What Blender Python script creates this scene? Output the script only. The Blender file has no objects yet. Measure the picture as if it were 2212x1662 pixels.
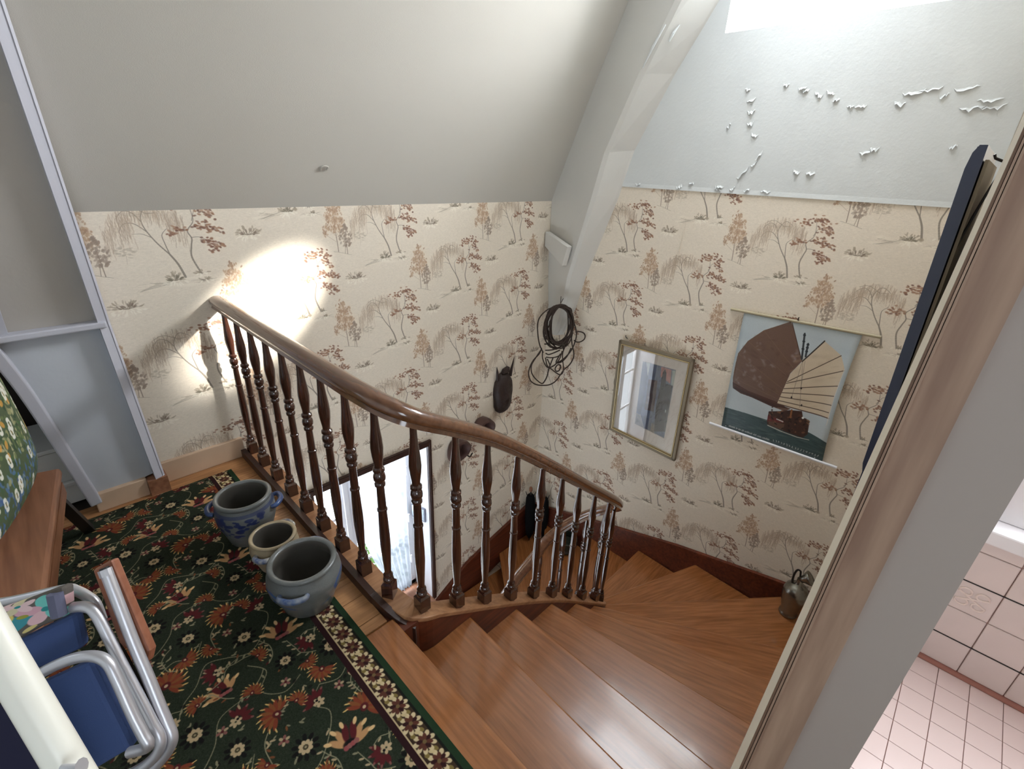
import bpy, bmesh, math, random
import numpy as np
from mathutils import Vector, Matrix
random.seed(7); rng = np.random.RandomState(5)
S = bpy.context.scene
COL = S.collection
V = Vector
# ------------------------------------------------------------------ camera, light, exposure
def cam_axes(yaw, pitch, roll):
    fw = V((math.cos(pitch)*math.cos(yaw), math.cos(pitch)*math.sin(yaw), -math.sin(pitch)))
    r0 = V((math.sin(yaw), -math.cos(yaw), 0)); u0 = r0.cross(fw)
    r = r0*math.cos(roll) + u0*math.sin(roll); u = u0*math.cos(roll) - r0*math.sin(roll)
    return r, u, fw
cr, cu, cf = cam_axes(math.radians(43.488), math.radians(24.3615), math.radians(2.4909))
cam = bpy.data.objects.new('camera', bpy.data.cameras.new('camera')); COL.objects.link(cam)
m = Matrix((cr, cu, -cf)).transposed().to_4x4(); m.translation = (0, 0, 1.55)
cam.matrix_world = m
cam.data.sensor_fit = 'HORIZONTAL'; cam.data.sensor_width = 36; cam.data.lens = 1033.0/2212*36
cam.data.clip_start = .02
S.camera = cam
S.view_settings.view_transform = 'Standard'; S.view_settings.look = 'None'
S.view_settings.gamma = 1; S.view_settings.use_curve_mapping = False
S.view_settings.exposure = 0.22
W = bpy.data.worlds.new('sky'); S.world = W; W.use_nodes = True
wb = W.node_tree.nodes['Background']; wb.inputs[0].default_value = (.80, .90, 1, 1); wb.inputs[1].default_value = 4.0
def area(name, loc, target, sx, sy, power, color=(1, 1, 1), spread=180):
    l = bpy.data.lights.new(name, 'AREA'); l.shape = 'RECTANGLE'; l.size = sx; l.size_y = sy
    l.energy = power; l.color = color; l.spread = math.radians(spread)
    o = bpy.data.objects.new(name, l); COL.objects.link(o); o.location = loc
    o.rotation_euler = (V(target)-V(loc)).to_track_quat('-Z', 'Y').to_euler()
    return o
area('gable_window_daylight', (3.84, .97, 2.72), (1.6, 1.45, 1.5), 1.05, .6, 165, (.92, .96, 1))
area('added_skylight_fill', (2.85, 1.0, 3.06), (2.95, 1.0, 0), .7, 1.4, 17, (.94, .97, 1), 95)  # unseen lamp added overhead to brighten the top of the right wall
area('stair_window_daylight', (1.42, 3.55, -.42), (1.42, 2.6, -.80), 1.2, 1.4, 120, (.93, .97, 1))
area('landing_window_daylight', (-.45, -1.36, 1.5), (-.1, 1.5, .9), .8, 1.1, 6, (.85, .92, 1))
area('bathroom_window_daylight', (2.1, -.75, 1.25), (1.2, -.6, .3), .7, .9, 18, (.95, .97, 1))
sp = bpy.data.lights.new('sun_patch_spot', 'SPOT'); sp.energy = 5200; sp.spot_size = math.radians(7.2); sp.spot_blend = .6; sp.shadow_soft_size = .09; sp.color = (1, .97, .9)  # spot lamp added in the high window opening to throw the sun patch
so = bpy.data.objects.new('sun_patch_spot', sp); COL.objects.link(so); so.location = (3.2, .95, 2.72)
so.rotation_euler = (V((.87, 2.67, .80))-V(so.location)).to_track_quat('-Z', 'Y').to_euler()

# ------------------------------------------------------------------ mesh helpers
WPOS = {}
class MB:
    def __init__(s): s.v = []; s.f = []; s.uv = []
    def add(s, vs, fs, uvs=None):
        n = len(s.v); s.v += [tuple(p) for p in vs]; s.f += [tuple(i+n for i in f) for f in fs]
        s.uv += list(uvs) if uvs is not None else [None]*len(vs)
        return s
    def box(s, lo, hi):
        x0, y0, z0 = lo; x1, y1, z1 = hi
        return s.add([(x0,y0,z0),(x1,y0,z0),(x1,y1,z0),(x0,y1,z0),(x0,y0,z1),(x1,y0,z1),(x1,y1,z1),(x0,y1,z1)],
            [(3,2,1,0),(4,5,6,7),(0,1,5,4),(1,2,6,5),(2,3,7,6),(3,0,4,7)])
    def prism(s, pts, d, uvs=None):
        """closed slab: polygon pts pushed along vector d"""
        n = len(pts); d = V(d); p = [V(a) for a in pts]
        nrm = V((0,0,0))
        for i in range(n): nrm += p[i].cross(p[(i+1) % n])
        if nrm.dot(d) > 0: p.reverse(); uvs = list(reversed(uvs)) if uvs else None
        vs = p + [a+d for a in p]
        fs = [tuple(range(n)), tuple(reversed(range(n, 2*n)))] + [((i+1) % n, i, i+n, (i+1) % n+n) for i in range(n)]
        return s.add(vs, fs, (list(uvs)*2) if uvs else None)
    def tube(s, path, r, seg=10, closed=False, caps=True, up=None):
        sec = [(math.cos(2*math.pi*i/seg), math.sin(2*math.pi*i/seg)) for i in range(seg)]
        rr = r if isinstance(r, (list, tuple)) else [r]*len(path)
        return s.sweep(path, [[(a*q, b*q) for a, b in sec] for q in rr], closed, caps, up)
    def sweep(s, path, secs, closed=False, caps=True, up=None, swirl=True):
        P = [V(p) for p in path]; n = len(P); k = len(secs[0]); base = len(s.v)
        T = []
        for i in range(n):
            a = P[(i-1) % n] if (closed or i) else P[0]; b = P[(i+1) % n] if (closed or i < n-1) else P[-1]
            t = (b-a); T.append(t.normalized() if t.length > 1e-9 else V((0,0,1)))
        if up is None:
            N = T[0].orthogonal().normalized()
        vs = []
        for i in range(n):
            if up is not None:
                side = T[i].cross(V(up)).normalized(); upv = side.cross(T[i]).normalized()
            else:
                N = (N - T[i]*N.dot(T[i])).normalized(); side = N; upv = T[i].cross(N)
            sec = secs[i] if len(secs) == n else secs[0]
            vs += [P[i]+side*a+upv*b for a, b in sec]
        fs = []
        for i in range(n if closed else n-1):
            j = (i+1) % n
            for q in range(k):
                w = (q+1) % k
                fs.append((i*k+q, i*k+w, j*k+w, j*k+q))
        if caps and not closed:
            fs.append(tuple(reversed(range(k)))); fs.append(tuple(range((n-1)*k, n*k)))
        return s.add(vs, fs)
    def lathe(s, prof, c=(0, 0, 0), seg=24, sx=1, sy=1, uv=False):
        """prof: list of (r,z); bottom-up outside; closed with caps where r==0"""
        c = V(c); vs = []; uvs = []
        for r, z in prof:
            for i in range(seg):
                a = 2*math.pi*i/seg
                vs.append(c+V((r*math.cos(a)*sx, r*math.sin(a)*sy, z))); uvs.append((i/seg, z))
        fs = []
        for j in range(len(prof)-1):
            for i in range(seg):
                w = (i+1) % seg
                fs.append((j*seg+i, j*seg+w, (j+1)*seg+w, (j+1)*seg+i))
        fs.append(tuple(reversed(range(seg)))); fs.append(tuple(range((len(prof)-1)*seg, len(prof)*seg)))
        return s.add(vs, fs)
    def blob(s, c, r, seg=10, rings=6):
        c = V(c); r = (r, r, r) if isinstance(r, (int, float)) else r
        pr = [(max(math.sin(math.pi*i/rings), .02), -math.cos(math.pi*i/rings)) for i in range(rings+1)]
        n = len(s.v); s.lathe([(a, b) for a, b in pr], (0, 0, 0), seg)
        for i in range(n, len(s.v)): x, y, z = s.v[i]; s.v[i] = (c.x+x*r[0], c.y+y*r[1], c.z+z*r[2])
        return s
    def build(s, name, mat, parent=None, smooth=False, bevel=0, label=None, uvf=None, auto=None):
        c = V((0, 0, 0))
        for p in s.v: c += V(p)
        c /= max(1, len(s.v))
        me = bpy.data.meshes.new(name); me.from_pydata([tuple(V(p)-c) for p in s.v], [], s.f); me.update()
        bm = bmesh.new(); bm.from_mesh(me); bmesh.ops.recalc_face_normals(bm, faces=bm.faces); bm.to_mesh(me); bm.free()
        if any(u is not None for u in s.uv) or uvf:
            L = me.uv_layers.new(name='UVMap')
            for lp in me.loops:
                if uvf: L.data[lp.index].uv = uvf(V(s.v[lp.vertex_index]))
                elif s.uv[lp.vertex_index] is not None: L.data[lp.index].uv = s.uv[lp.vertex_index]
        if smooth:
            for p in me.polygons: p.use_smooth = True
            try: me.set_sharp_from_angle(angle=math.radians(auto or 40))
            except Exception: pass
        o = bpy.data.objects.new(name, me); COL.objects.link(o)
        if mat: me.materials.append(mat)
        pw = V((0, 0, 0))
        if parent: o.parent = parent; pw = WPOS[parent.name]
        o.location = c-pw; WPOS[o.name] = c
        if bevel:
            b = o.modifiers.new('bevel', 'BEVEL'); b.width = bevel; b.segments = 2; b.limit_method = 'ANGLE'; b.angle_limit = math.radians(40)
        if label: o['label'] = label
        return o
def link_copy(src, name, world, parent=None, scale=None, rotz=0):
    o = src.copy(); o.name = name; COL.objects.link(o)
    pw = WPOS[parent.name] if parent else V((0, 0, 0))
    o.parent = parent; o.location = V(world)-pw; WPOS[o.name] = V(world)
    if scale: o.scale = scale
    o.rotation_euler = (0, 0, rotz)
    return o
def thing(name, loc, label, cat, group=None):
    o = bpy.data.objects.new(name, None); COL.objects.link(o); o.location = loc; o.empty_display_size = .1
    WPOS[o.name] = V(loc); return tag(o, label, cat, group)
def tag(o, label, cat, group=None):
    o['label'] = label; o['category'] = cat
    if group: o['group'] = group
    return o
def struct(o): o['kind'] = 'structure'; return o
def sempty(name, loc):
    o = bpy.data.objects.new(name, None); COL.objects.link(o); o.location = loc; WPOS[o.name] = V(loc); o.empty_display_size = .1
    return struct(o)
def catmull(pts, n=6, closed=False):
    P = [V(p) for p in pts]; N = len(P); out = []
    for i in range(N if closed else N-1):
        p0 = P[(i-1) % N] if (closed or i) else P[0]; p1 = P[i]; p2 = P[(i+1) % N]; p3 = P[(i+2) % N] if (closed or i+2 < N) else P[-1]
        for k in range(n):
            t = k/n
            out.append(.5*((2*p1)+(p2-p0)*t+(2*p0-5*p1+4*p2-p3)*t*t+(3*p1-p0-3*p2+p3)*t**3))
    if not closed: out.append(P[-1])
    return out

# ------------------------------------------------------------------ materials
def s2l(c):
    c = [x/255 if max(c) > 1.5 else x for x in c]
    return tuple(x/12.92 if x <= .04045 else ((x+.055)/1.055)**2.4 for x in c)
def mat(name, rgb, rough=.6, metal=0, bump=0, bscale=40, var=0, vscale=4, coat=0, spec=.5, rgb2=None):
    M = bpy.data.materials.new(name); M.use_nodes = True; N = M.node_tree.nodes; Lk = M.node_tree.links
    B = N['Principled BSDF']; c = s2l(rgb)
    B.inputs['Base Color'].default_value = (*c, 1); B.inputs['Roughness'].default_value = rough
    B.inputs['Metallic'].default_value = metal; B.inputs['Coat Weight'].default_value = coat; B.inputs['Specular IOR Level'].default_value = spec
    tc = N.new('ShaderNodeTexCoord')
    if var or rgb2:
        n = N.new('ShaderNodeTexNoise'); n.inputs['Scale'].default_value = vscale; n.inputs['Detail'].default_value = 6
        Lk.new(tc.outputs['Object'], n.inputs['Vector'])
        r = N.new('ShaderNodeValToRGB'); r.color_ramp.elements[0].position = .35; r.color_ramp.elements[1].position = .68
        c2 = s2l(rgb2) if rgb2 else tuple(x*(1-var) for x in c)
        r.color_ramp.elements[0].color = (*c2, 1); r.color_ramp.elements[1].color = (*c, 1)
        Lk.new(n.outputs['Fac'], r.inputs['Fac']); Lk.new(r.outputs['Color'], B.inputs['Base Color'])
    if bump:
        n = N.new('ShaderNodeTexNoise'); n.inputs['Scale'].default_value = bscale; n.inputs['Detail'].default_value = 5
        Lk.new(tc.outputs['Object'], n.inputs['Vector'])
        b = N.new('ShaderNodeBump'); b.inputs['Strength'].default_value = bump; b.inputs['Distance'].default_value = .01
        Lk.new(n.outputs['Fac'], b.inputs['Height']); Lk.new(b.outputs['Normal'], B.inputs['Normal'])
    return M
def wood(name, light, dark, rough=.4, axis=None, scale=1.0, coat=0, ring=22):
    """axis None: grain along UV u; else 0/1/2 object axis"""
    M = bpy.data.materials.new(name); M.use_nodes = True; N = M.node_tree.nodes; Lk = M.node_tree.links
    B = N['Principled BSDF']; tc = N.new('ShaderNodeTexCoord'); mp = N.new('ShaderNodeMapping')
    Lk.new(tc.outputs['UV' if axis is None else 'Object'], mp.inputs['Vector'])
    sc = [14*scale]*3; sc[0 if axis is None else axis] = 1.1*scale
    mp.inputs['Scale'].default_value = sc
    oi = N.new('ShaderNodeObjectInfo'); ad = N.new('ShaderNodeVectorMath'); ad.operation = 'ADD'
    mu = N.new('ShaderNodeVectorMath'); mu.operation = 'SCALE'; mu.inputs['Scale'].default_value = 37
    cx = N.new('ShaderNodeCombineXYZ'); Lk.new(oi.outputs['Random'], cx.inputs[0]); Lk.new(oi.outputs['Random'], cx.inputs[1]); Lk.new(oi.outputs['Random'], cx.inputs[2])
    Lk.new(cx.outputs[0], mu.inputs[0]); Lk.new(mp.outputs[0], ad.inputs[0]); Lk.new(mu.outputs[0], ad.inputs[1])
    n1 = N.new('ShaderNodeTexNoise'); n1.inputs['Scale'].default_value = .8; n1.inputs['Detail'].default_value = 7; n1.inputs['Distortion'].default_value = .8
    Lk.new(ad.outputs[0], n1.inputs['Vector'])
    wv = N.new('ShaderNodeMath'); wv.operation = 'MULTIPLY'; wv.inputs[1].default_value = ring; Lk.new(n1.outputs['Fac'], wv.inputs[0])
    sn = N.new('ShaderNodeMath'); sn.operation = 'SINE'; Lk.new(wv.outputs[0], sn.inputs[0])
    n2 = N.new('ShaderNodeTexNoise'); n2.inputs['Scale'].default_value = 5; n2.inputs['Detail'].default_value = 3
    Lk.new(ad.outputs[0], n2.inputs['Vector'])
    a1 = N.new('ShaderNodeMath'); a1.operation = 'MULTIPLY_ADD'; a1.inputs[1].default_value = .06; Lk.new(sn.outputs[0], a1.inputs[0]); Lk.new(n2.outputs['Fac'], a1.inputs[2])
    r = N.new('ShaderNodeValToRGB'); r.color_ramp.elements[0].position = .28; r.color_ramp.elements[1].position = .72
    r.color_ramp.elements[0].color = (*s2l(dark), 1); r.color_ramp.elements[1].color = (*s2l(light), 1)
    Lk.new(a1.outputs[0], r.inputs['Fac']); Lk.new(r.outputs['Color'], B.inputs['Base Color'])
    B.inputs['Roughness'].default_value = rough; B.inputs['Coat Weight'].default_value = coat; B.inputs['Coat Roughness'].default_value = .09
    b = N.new('ShaderNodeBump'); b.inputs['Strength'].default_value = .05; b.inputs['Distance'].default_value = .003
    Lk.new(a1.outputs[0], b.inputs['Height']); Lk.new(b.outputs['Normal'], B.inputs['Normal'])
    return M
def imgmat(name, arr, rough=.7, bump=0, bscale=300, coords='UV', extend='REPEAT', spec=.4, sheen=0):
    h, w, _ = arr.shape
    im = bpy.data.images.new(name, w, h); a = np.ones((h, w, 4), np.float32); a[..., :3] = np.clip(arr, 0, 1)
    im.pixels.foreach_set(a.ravel()); im.update(); im.pack()
    M = bpy.data.materials.new(name); M.use_nodes = True; N = M.node_tree.nodes; Lk = M.node_tree.links; B = N['Principled BSDF']
    tc = N.new('ShaderNodeTexCoord'); t = N.new('ShaderNodeTexImage'); t.image = im; t.extension = extend
    Lk.new(tc.outputs['UV'], t.inputs['Vector']); Lk.new(t.outputs['Color'], B.inputs['Base Color'])
    B.inputs['Roughness'].default_value = rough; B.inputs['Specular IOR Level'].default_value = spec
    if bump:
        n = N.new('ShaderNodeTexNoise'); n.inputs['Scale'].default_value = bscale; n.inputs['Detail'].default_value = 3
        Lk.new(tc.outputs['Object'], n.inputs['Vector'])
        b = N.new('ShaderNodeBump'); b.inputs['Strength'].default_value = bump; b.inputs['Distance'].default_value = .004
        Lk.new(n.outputs['Fac'], b.inputs['Height']); Lk.new(b.outputs['Normal'], B.inputs['Normal'])
    return M
def glassmat(name, r0=.05, tint=(1, 1, 1)):
    M = bpy.data.materials.new(name); M.use_nodes = True; N = M.node_tree.nodes; Lk = M.node_tree.links
    N.remove(N['Principled BSDF']); t = N.new('ShaderNodeBsdfTransparent'); t.inputs[0].default_value = (*tint, 1)
    g = N.new('ShaderNodeBsdfGlossy'); g.inputs['Roughness'].default_value = .01
    lw = N.new('ShaderNodeLayerWeight'); lw.inputs['Blend'].default_value = .5; pw_ = N.new('ShaderNodeMath'); pw_.operation = 'POWER'; pw_.inputs[1].default_value = 5; Lk.new(lw.outputs['Facing'], pw_.inputs[0])
    fr = N.new('ShaderNodeMath'); fr.operation = 'MULTIPLY_ADD'; fr.inputs[1].default_value = 1-r0; fr.inputs[2].default_value = r0; Lk.new(pw_.outputs[0], fr.inputs[0])
    x = N.new('ShaderNodeMixShader'); Lk.new(fr.outputs[0], x.inputs[0]); Lk.new(t.outputs[0], x.inputs[1]); Lk.new(g.outputs[0], x.inputs[2])
    Lk.new(x.outputs[0], N['Material Output'].inputs[0]); return M
def clothmat(name, rgb, trans=.5):
    M = bpy.data.materials.new(name); M.use_nodes = True; N = M.node_tree.nodes; Lk = M.node_tree.links
    N.remove(N['Principled BSDF']); d = N.new('ShaderNodeBsdfDiffuse'); d.inputs[0].default_value = (*s2l(rgb), 1)
    t = N.new('ShaderNodeBsdfTranslucent'); t.inputs[0].default_value = (*s2l(rgb), 1)
    x = N.new('ShaderNodeMixShader'); x.inputs[0].default_value = .6; Lk.new(d.outputs[0], x.inputs[1]); Lk.new(t.outputs[0], x.inputs[2])
    p = N.new('ShaderNodeBsdfTransparent'); y = N.new('ShaderNodeMixShader'); y.inputs[0].default_value = trans
    Lk.new(x.outputs[0], y.inputs[1]); Lk.new(p.outputs[0], y.inputs[2]); Lk.new(y.outputs[0], N['Material Output'].inputs[0]); return M

# ------------------------------------------------------------------ painter for printed surfaces
class Cv:
    def __init__(s, w, h, ppm, rgb, wrap=False):
        s.W = int(round(w*ppm)); s.H = int(round(h*ppm)); s.p = ppm; s.wrap = wrap
        s.a = np.empty((s.H, s.W, 3), np.float32); s.a[:] = np.array(rgb, np.float32)/255
    def _bl(s, x0, x1, y0, y1, fn, rgb, al):
        x0 = int(math.floor(x0)); x1 = int(math.ceil(x1)); y0 = int(math.floor(y0)); y1 = int(math.ceil(y1))
        if not s.wrap: x0 = max(x0, 0); y0 = max(y0, 0); x1 = min(x1, s.W-1); y1 = min(y1, s.H-1)
        if x1 < x0 or y1 < y0: return
        X = np.arange(x0, x1+1); Y = np.arange(y0, y1+1)
        mk = (fn(X[None, :]+.5, Y[:, None]+.5)*al)[..., None].astype(np.float32)
        ix = np.ix_(Y % s.H, X % s.W); s.a[ix] = s.a[ix]*(1-mk)+np.array(rgb, np.float32)/255*mk
    def ell(s, x, y, rx, ry, ang=0, rgb=(0, 0, 0), al=1, soft=.25):
        x *= s.p; y *= s.p; rx = max(rx*s.p, .6); ry = max(ry*s.p, .6); R = max(rx, ry)+1; ca, sa = math.cos(ang), math.sin(ang)
        def fn(X, Y):
            u = (X-x)*ca+(Y-y)*sa; v = -(X-x)*sa+(Y-y)*ca
            return np.clip((1-np.sqrt((u/rx)**2+(v/ry)**2))/soft, 0, 1)
        s._bl(x-R, x+R, y-R, y+R, fn, rgb, al)
    def line(s, pts, w0, w1=None, rgb=(0, 0, 0), al=1):
        w1 = w0 if w1 is None else w1; n = len(pts)-1
        for i in range(n):
            (ax, ay), (bx, by) = pts[i], pts[i+1]; ax, ay, bx, by = ax*s.p, ay*s.p, bx*s.p, by*s.p
            w = max((w0+(w1-w0)*i/max(n, 1))*s.p/2, .45); L2 = (bx-ax)**2+(by-ay)**2+1e-9
            def fn(X, Y):
                t = np.clip(((X-ax)*(bx-ax)+(Y-ay)*(by-ay))/L2, 0, 1)
                return np.clip(w+.5-np.hypot(X-ax-t*(bx-ax), Y-ay-t*(by-ay)), 0, 1)
            s._bl(min(ax, bx)-w-1, max(ax, bx)+w+1, min(ay, by)-w-1, max(ay, by)+w+1, fn, rgb, al)
    def poly(s, pts, rgb, al=1):
        P = [(a*s.p, b*s.p) for a, b in pts]
        def fn(X, Y):
            X, Y = np.broadcast_arrays(X.astype(float), Y.astype(float)); ins = np.zeros(X.shape, bool); n = len(P)
            for i in range(n):
                (xi, yi), (xj, yj) = P[i], P[i-1]
                c = ((yi > Y) != (yj > Y)) & (X < (xj-xi)*(Y-yi)/((yj-yi) or 1e-9)+xi); ins ^= c
            return ins.astype(float)
        xs = [q[0] for q in P]; ys = [q[1] for q in P]; s._bl(min(xs), max(xs), min(ys), max(ys), fn, rgb, al)
    def noise(s, amp, n=3, sx=1, sy=1):
        for k in range(n):
            g = rng.randn(max(2, s.H//(2**k*sy)), max(2, s.W//(2**k*sx)))
            yi = (np.arange(s.H)*g.shape[0]//s.H); xi = (np.arange(s.W)*g.shape[1]//s.W)
            s.a += (amp*g[np.ix_(yi, xi)])[..., None]
U = random.uniform

def paint_wallpaper():
    c = Cv(1.12, .575, 1000, (225, 214, 197), True); c.noise(.008, 3, 3, 1)
    R = random.Random(3); u = R.uniform
    for ox, oy in ((.30, .06), (.86, .3475)):
        X = lambda x: ox+x*.84; Y = lambda y: oy+y*.86
        for k in range(16): c.ell(X(u(-.25, .15)), Y(u(-.05, -.005)), u(.03, .09), u(.004, .010), 0, (238, 229, 212), .35, .9)
        def ground(x0, x1, y0):
            for k in range(14):
                x = u(x0, x1); c.line([(X(x), Y(y0+u(-.012, .006))), (X(x+u(.02, .06)), Y(y0+u(-.012, .012)))], .0015, rgb=(150, 138, 120), al=u(.2, .5))
        def tuft(x, y, w, h, n, dark=(142, 132, 116)):
            for k in range(n):
                a = u(.1, math.pi-.1); r = u(.3, 1); px = x+math.cos(a)*w*r; py = y+math.sin(a)*h*r
                c.line([(X(x+u(-.008, .008)), Y(y)), (X(px), Y(py))], .0014, rgb=(140, 128, 112), al=.5)
                c.ell(X(px), Y(py), u(.007, .012), u(.003, .005), a+u(-.5, .5), dark if r < .62 else (172, 158, 138), u(.45, .85))
            for k in range(n//2):
                a = u(math.pi+.2, 2*math.pi-.2); r = u(.3, 1)
                c.ell(X(x+math.cos(a)*w*r), Y(y+math.sin(a)*h*.7*r), u(.007, .012), u(.003, .005), a, (238, 230, 214), .8)
        ground(-.24, -.02, -.02); ground(.02, .13, -.03)
        # weeping willow
        tr = (146, 136, 124)
        def br(pts, w0, w1): c.line([(X(q.x), Y(q.y)) for q in catmull([(a, b, 0) for a, b in pts], 7)], w0, w1, tr, .85)
        br([(0, 0), (-.02, .07), (-.048, .125)], .010, .007); br([(-.048, .125), (-.095, .19), (-.13, .26), (-.136, .31), (-.115, .355), (-.09, .365), (-.05, .34)], .006, .002)
        br([(-.048, .125), (-.058, .18), (-.062, .225), (-.035, .255)], .005, .002); br([(-.125, .245), (-.17, .285), (-.215, .285), (-.24, .25)], .004, .0015)
        br([(-.136, .29), (-.165, .335), (-.205, .345), (-.24, .31)], .004, .0015); br([(-.11, .215), (-.15, .235), (-.19, .235)], .003, .001)
        for k in range(190):
            x = u(-.31, .05); top = .37-2.6*(x+.11)**2+u(-.05, .02); ln = u(.04, .15)
            if -.19 < x < -.03: ln *= .5
            y = top; px = x; col = R.choice([(180, 160, 140), (190, 170, 148), (168, 150, 132)])
            while y > top-ln and y > .06:
                nx = px+u(-.004, .004); c.ell(X(px), Y(y), .0030, u(.008, .012), u(-.25, .25), col, u(.25, .55), .7); y -= .014; px = nx
        # maple with red leaves
        br2 = [(.082, .01), (.053, .10), (.062, .16), (.072, .20), (.06, .24), (.095, .285), (.097, .33), (.088, .38)]
        br(br2, .008, .002); br([(.072, .205), (.11, .205), (.14, .19)], .003, .0015); br([(.09, .29), (.115, .345), (.15, .335)], .003, .001); br([(.06, .24), (.02, .245), (-.02, .22)], .003, .001)
        for x0, y0, sx_, sy_, n in ((.03, .372, .030, .010, 20), (.10, .392, .035, .010, 26), (.155, .375, .025, .010, 14), (.155, .335, .028, .010, 16), (.185, .315, .020, .008, 8), (.02, .245, .030, .009, 16), (-.01, .228, .016, .007, 8), (.135, .262, .035, .010, 26), (.19, .245, .026, .009, 16), (.225, .235, .012, .008, 6), (.135, .185, .022, .009, 12), (.17, .165, .026, .011, 18), (.215, .155, .018, .010, 9), (.18, .135, .016, .008, 7)):
            for k in range(n):
                c.ell(X(x0+R.gauss(0, sx_*.75)), Y(y0+R.gauss(0, sy_*1.35)), u(.007, .012), u(.0045, .007), u(-.7, .2), R.choice([(150, 112, 90), (136, 100, 84), (122, 92, 80), (166, 130, 106)]), u(.65, .95), .5)
        tuft(-.05, -.014, .06, .045, 34, (128, 120, 104)); tuft(.085, .012, .04, .016, 10); tuft(.095, -.03, .04, .016, 10)
        for k in range(10): c.line([(X(-.24+u(0, .05)), Y(-.05+u(-.004, .004))), (X(-.10+u(-.03, .03)), Y(-.022+u(-.01, .01)))], .001, rgb=(140, 130, 115), al=.4)
        X = lambda x: ox+x; Y = lambda y: oy+y
        # bush tuft, hill line
        tuft(-.25, -.115, .07, .042, 36, (128, 112, 98))
        c.line([(X(-.19), Y(-.275)), (X(-.165), Y(-.262)), (X(-.14), Y(-.262)), (X(-.115), Y(-.275)), (X(-.09), Y(-.29)), (X(-.06), Y(-.287))], .0022, rgb=(140, 128, 112), al=.7)
        for k in range(8): c.line([(X(u(-.2, -.1)), Y(u(-.31, -.28))), (X(u(-.1, -.02)), Y(u(-.31, -.28)))], .001, rgb=(160, 148, 130), al=.35)
        # beige tree pair
        bx, by = .235, -.235; Y = lambda y, by=by: oy+by+(y-by)*.88
        c.line([(X(bx-.02), Y(by)), (X(bx-.024), Y(by+.09)), (X(bx-.03), Y(by+.24))], .005, .002, (146, 130, 116), .8)
        c.line([(X(bx+.035), Y(by-.02)), (X(bx+.03), Y(by+.1))], .004, .002, (140, 126, 112), .8); c.line([(X(bx+.02), Y(by-.015)), (X(bx+.028), Y(by+.06))], .003, .001, (140, 126, 112), .7)
        for qx, qy, qr, qn in ((-.03, .305, .016, 16), (-.045, .265, .024, 26), (-.012, .255, .026, 26), (-.062, .215, .026, 26), (-.022, .20, .034, 34), (.012, .19, .022, 20), (-.075, .15, .022, 18), (-.035, .145, .030, 24), (.005, .14, .022, 14), (-.088, .112, .016, 10)):
            c.ell(X(bx+qx), Y(by+qy), qr*1.1, qr*1.25, 0, (196, 170, 146), .45, .8)
            c.line([(X(bx-.028), Y(by+qy-.05)), (X(bx+qx), Y(by+qy))], .0018, .001, (160, 138, 120), .6)
            for k in range(int(qn*1.3)):
                c.ell(X(bx+qx+R.gauss(0, qr*.55)), Y(by+qy+R.gauss(0, qr*.6)), u(.006, .011), u(.0035, .006), u(.8, 2.3), R.choice([(188, 160, 132), (178, 148, 122), (196, 170, 144), (168, 140, 118)]), u(.6, .9), .45)
        for k in range(90):
            t = u(0, 1); hw = .040*math.sin(math.pi*min(1, .18+t*.84))
            c.ell(X(bx+.03+u(-hw, hw)), Y(by+.03+t*.14), u(.007, .011), u(.004, .007), u(.4, 1.6), R.choice([(164, 146, 130), (150, 134, 120)]), u(.5, .75))
        for k in range(26):
            c.ell(X(bx+.125+u(-.035, .035)), Y(by+u(.06, .115)), u(.008, .013), u(.003, .005), u(-.3, .3), (182, 170, 152), .4)
        c.line([(X(bx+.12), Y(by+.03)), (X(bx+.125), Y(by+.07))], .0015, rgb=(160, 148, 132), al=.5)
        c.line([(X(bx-.05), Y(by+.003)), (X(bx), Y(by-.01)), (X(bx+.06), Y(by-.03))], .0025, rgb=(150, 138, 122), al=.5)
    return c.a

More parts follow.
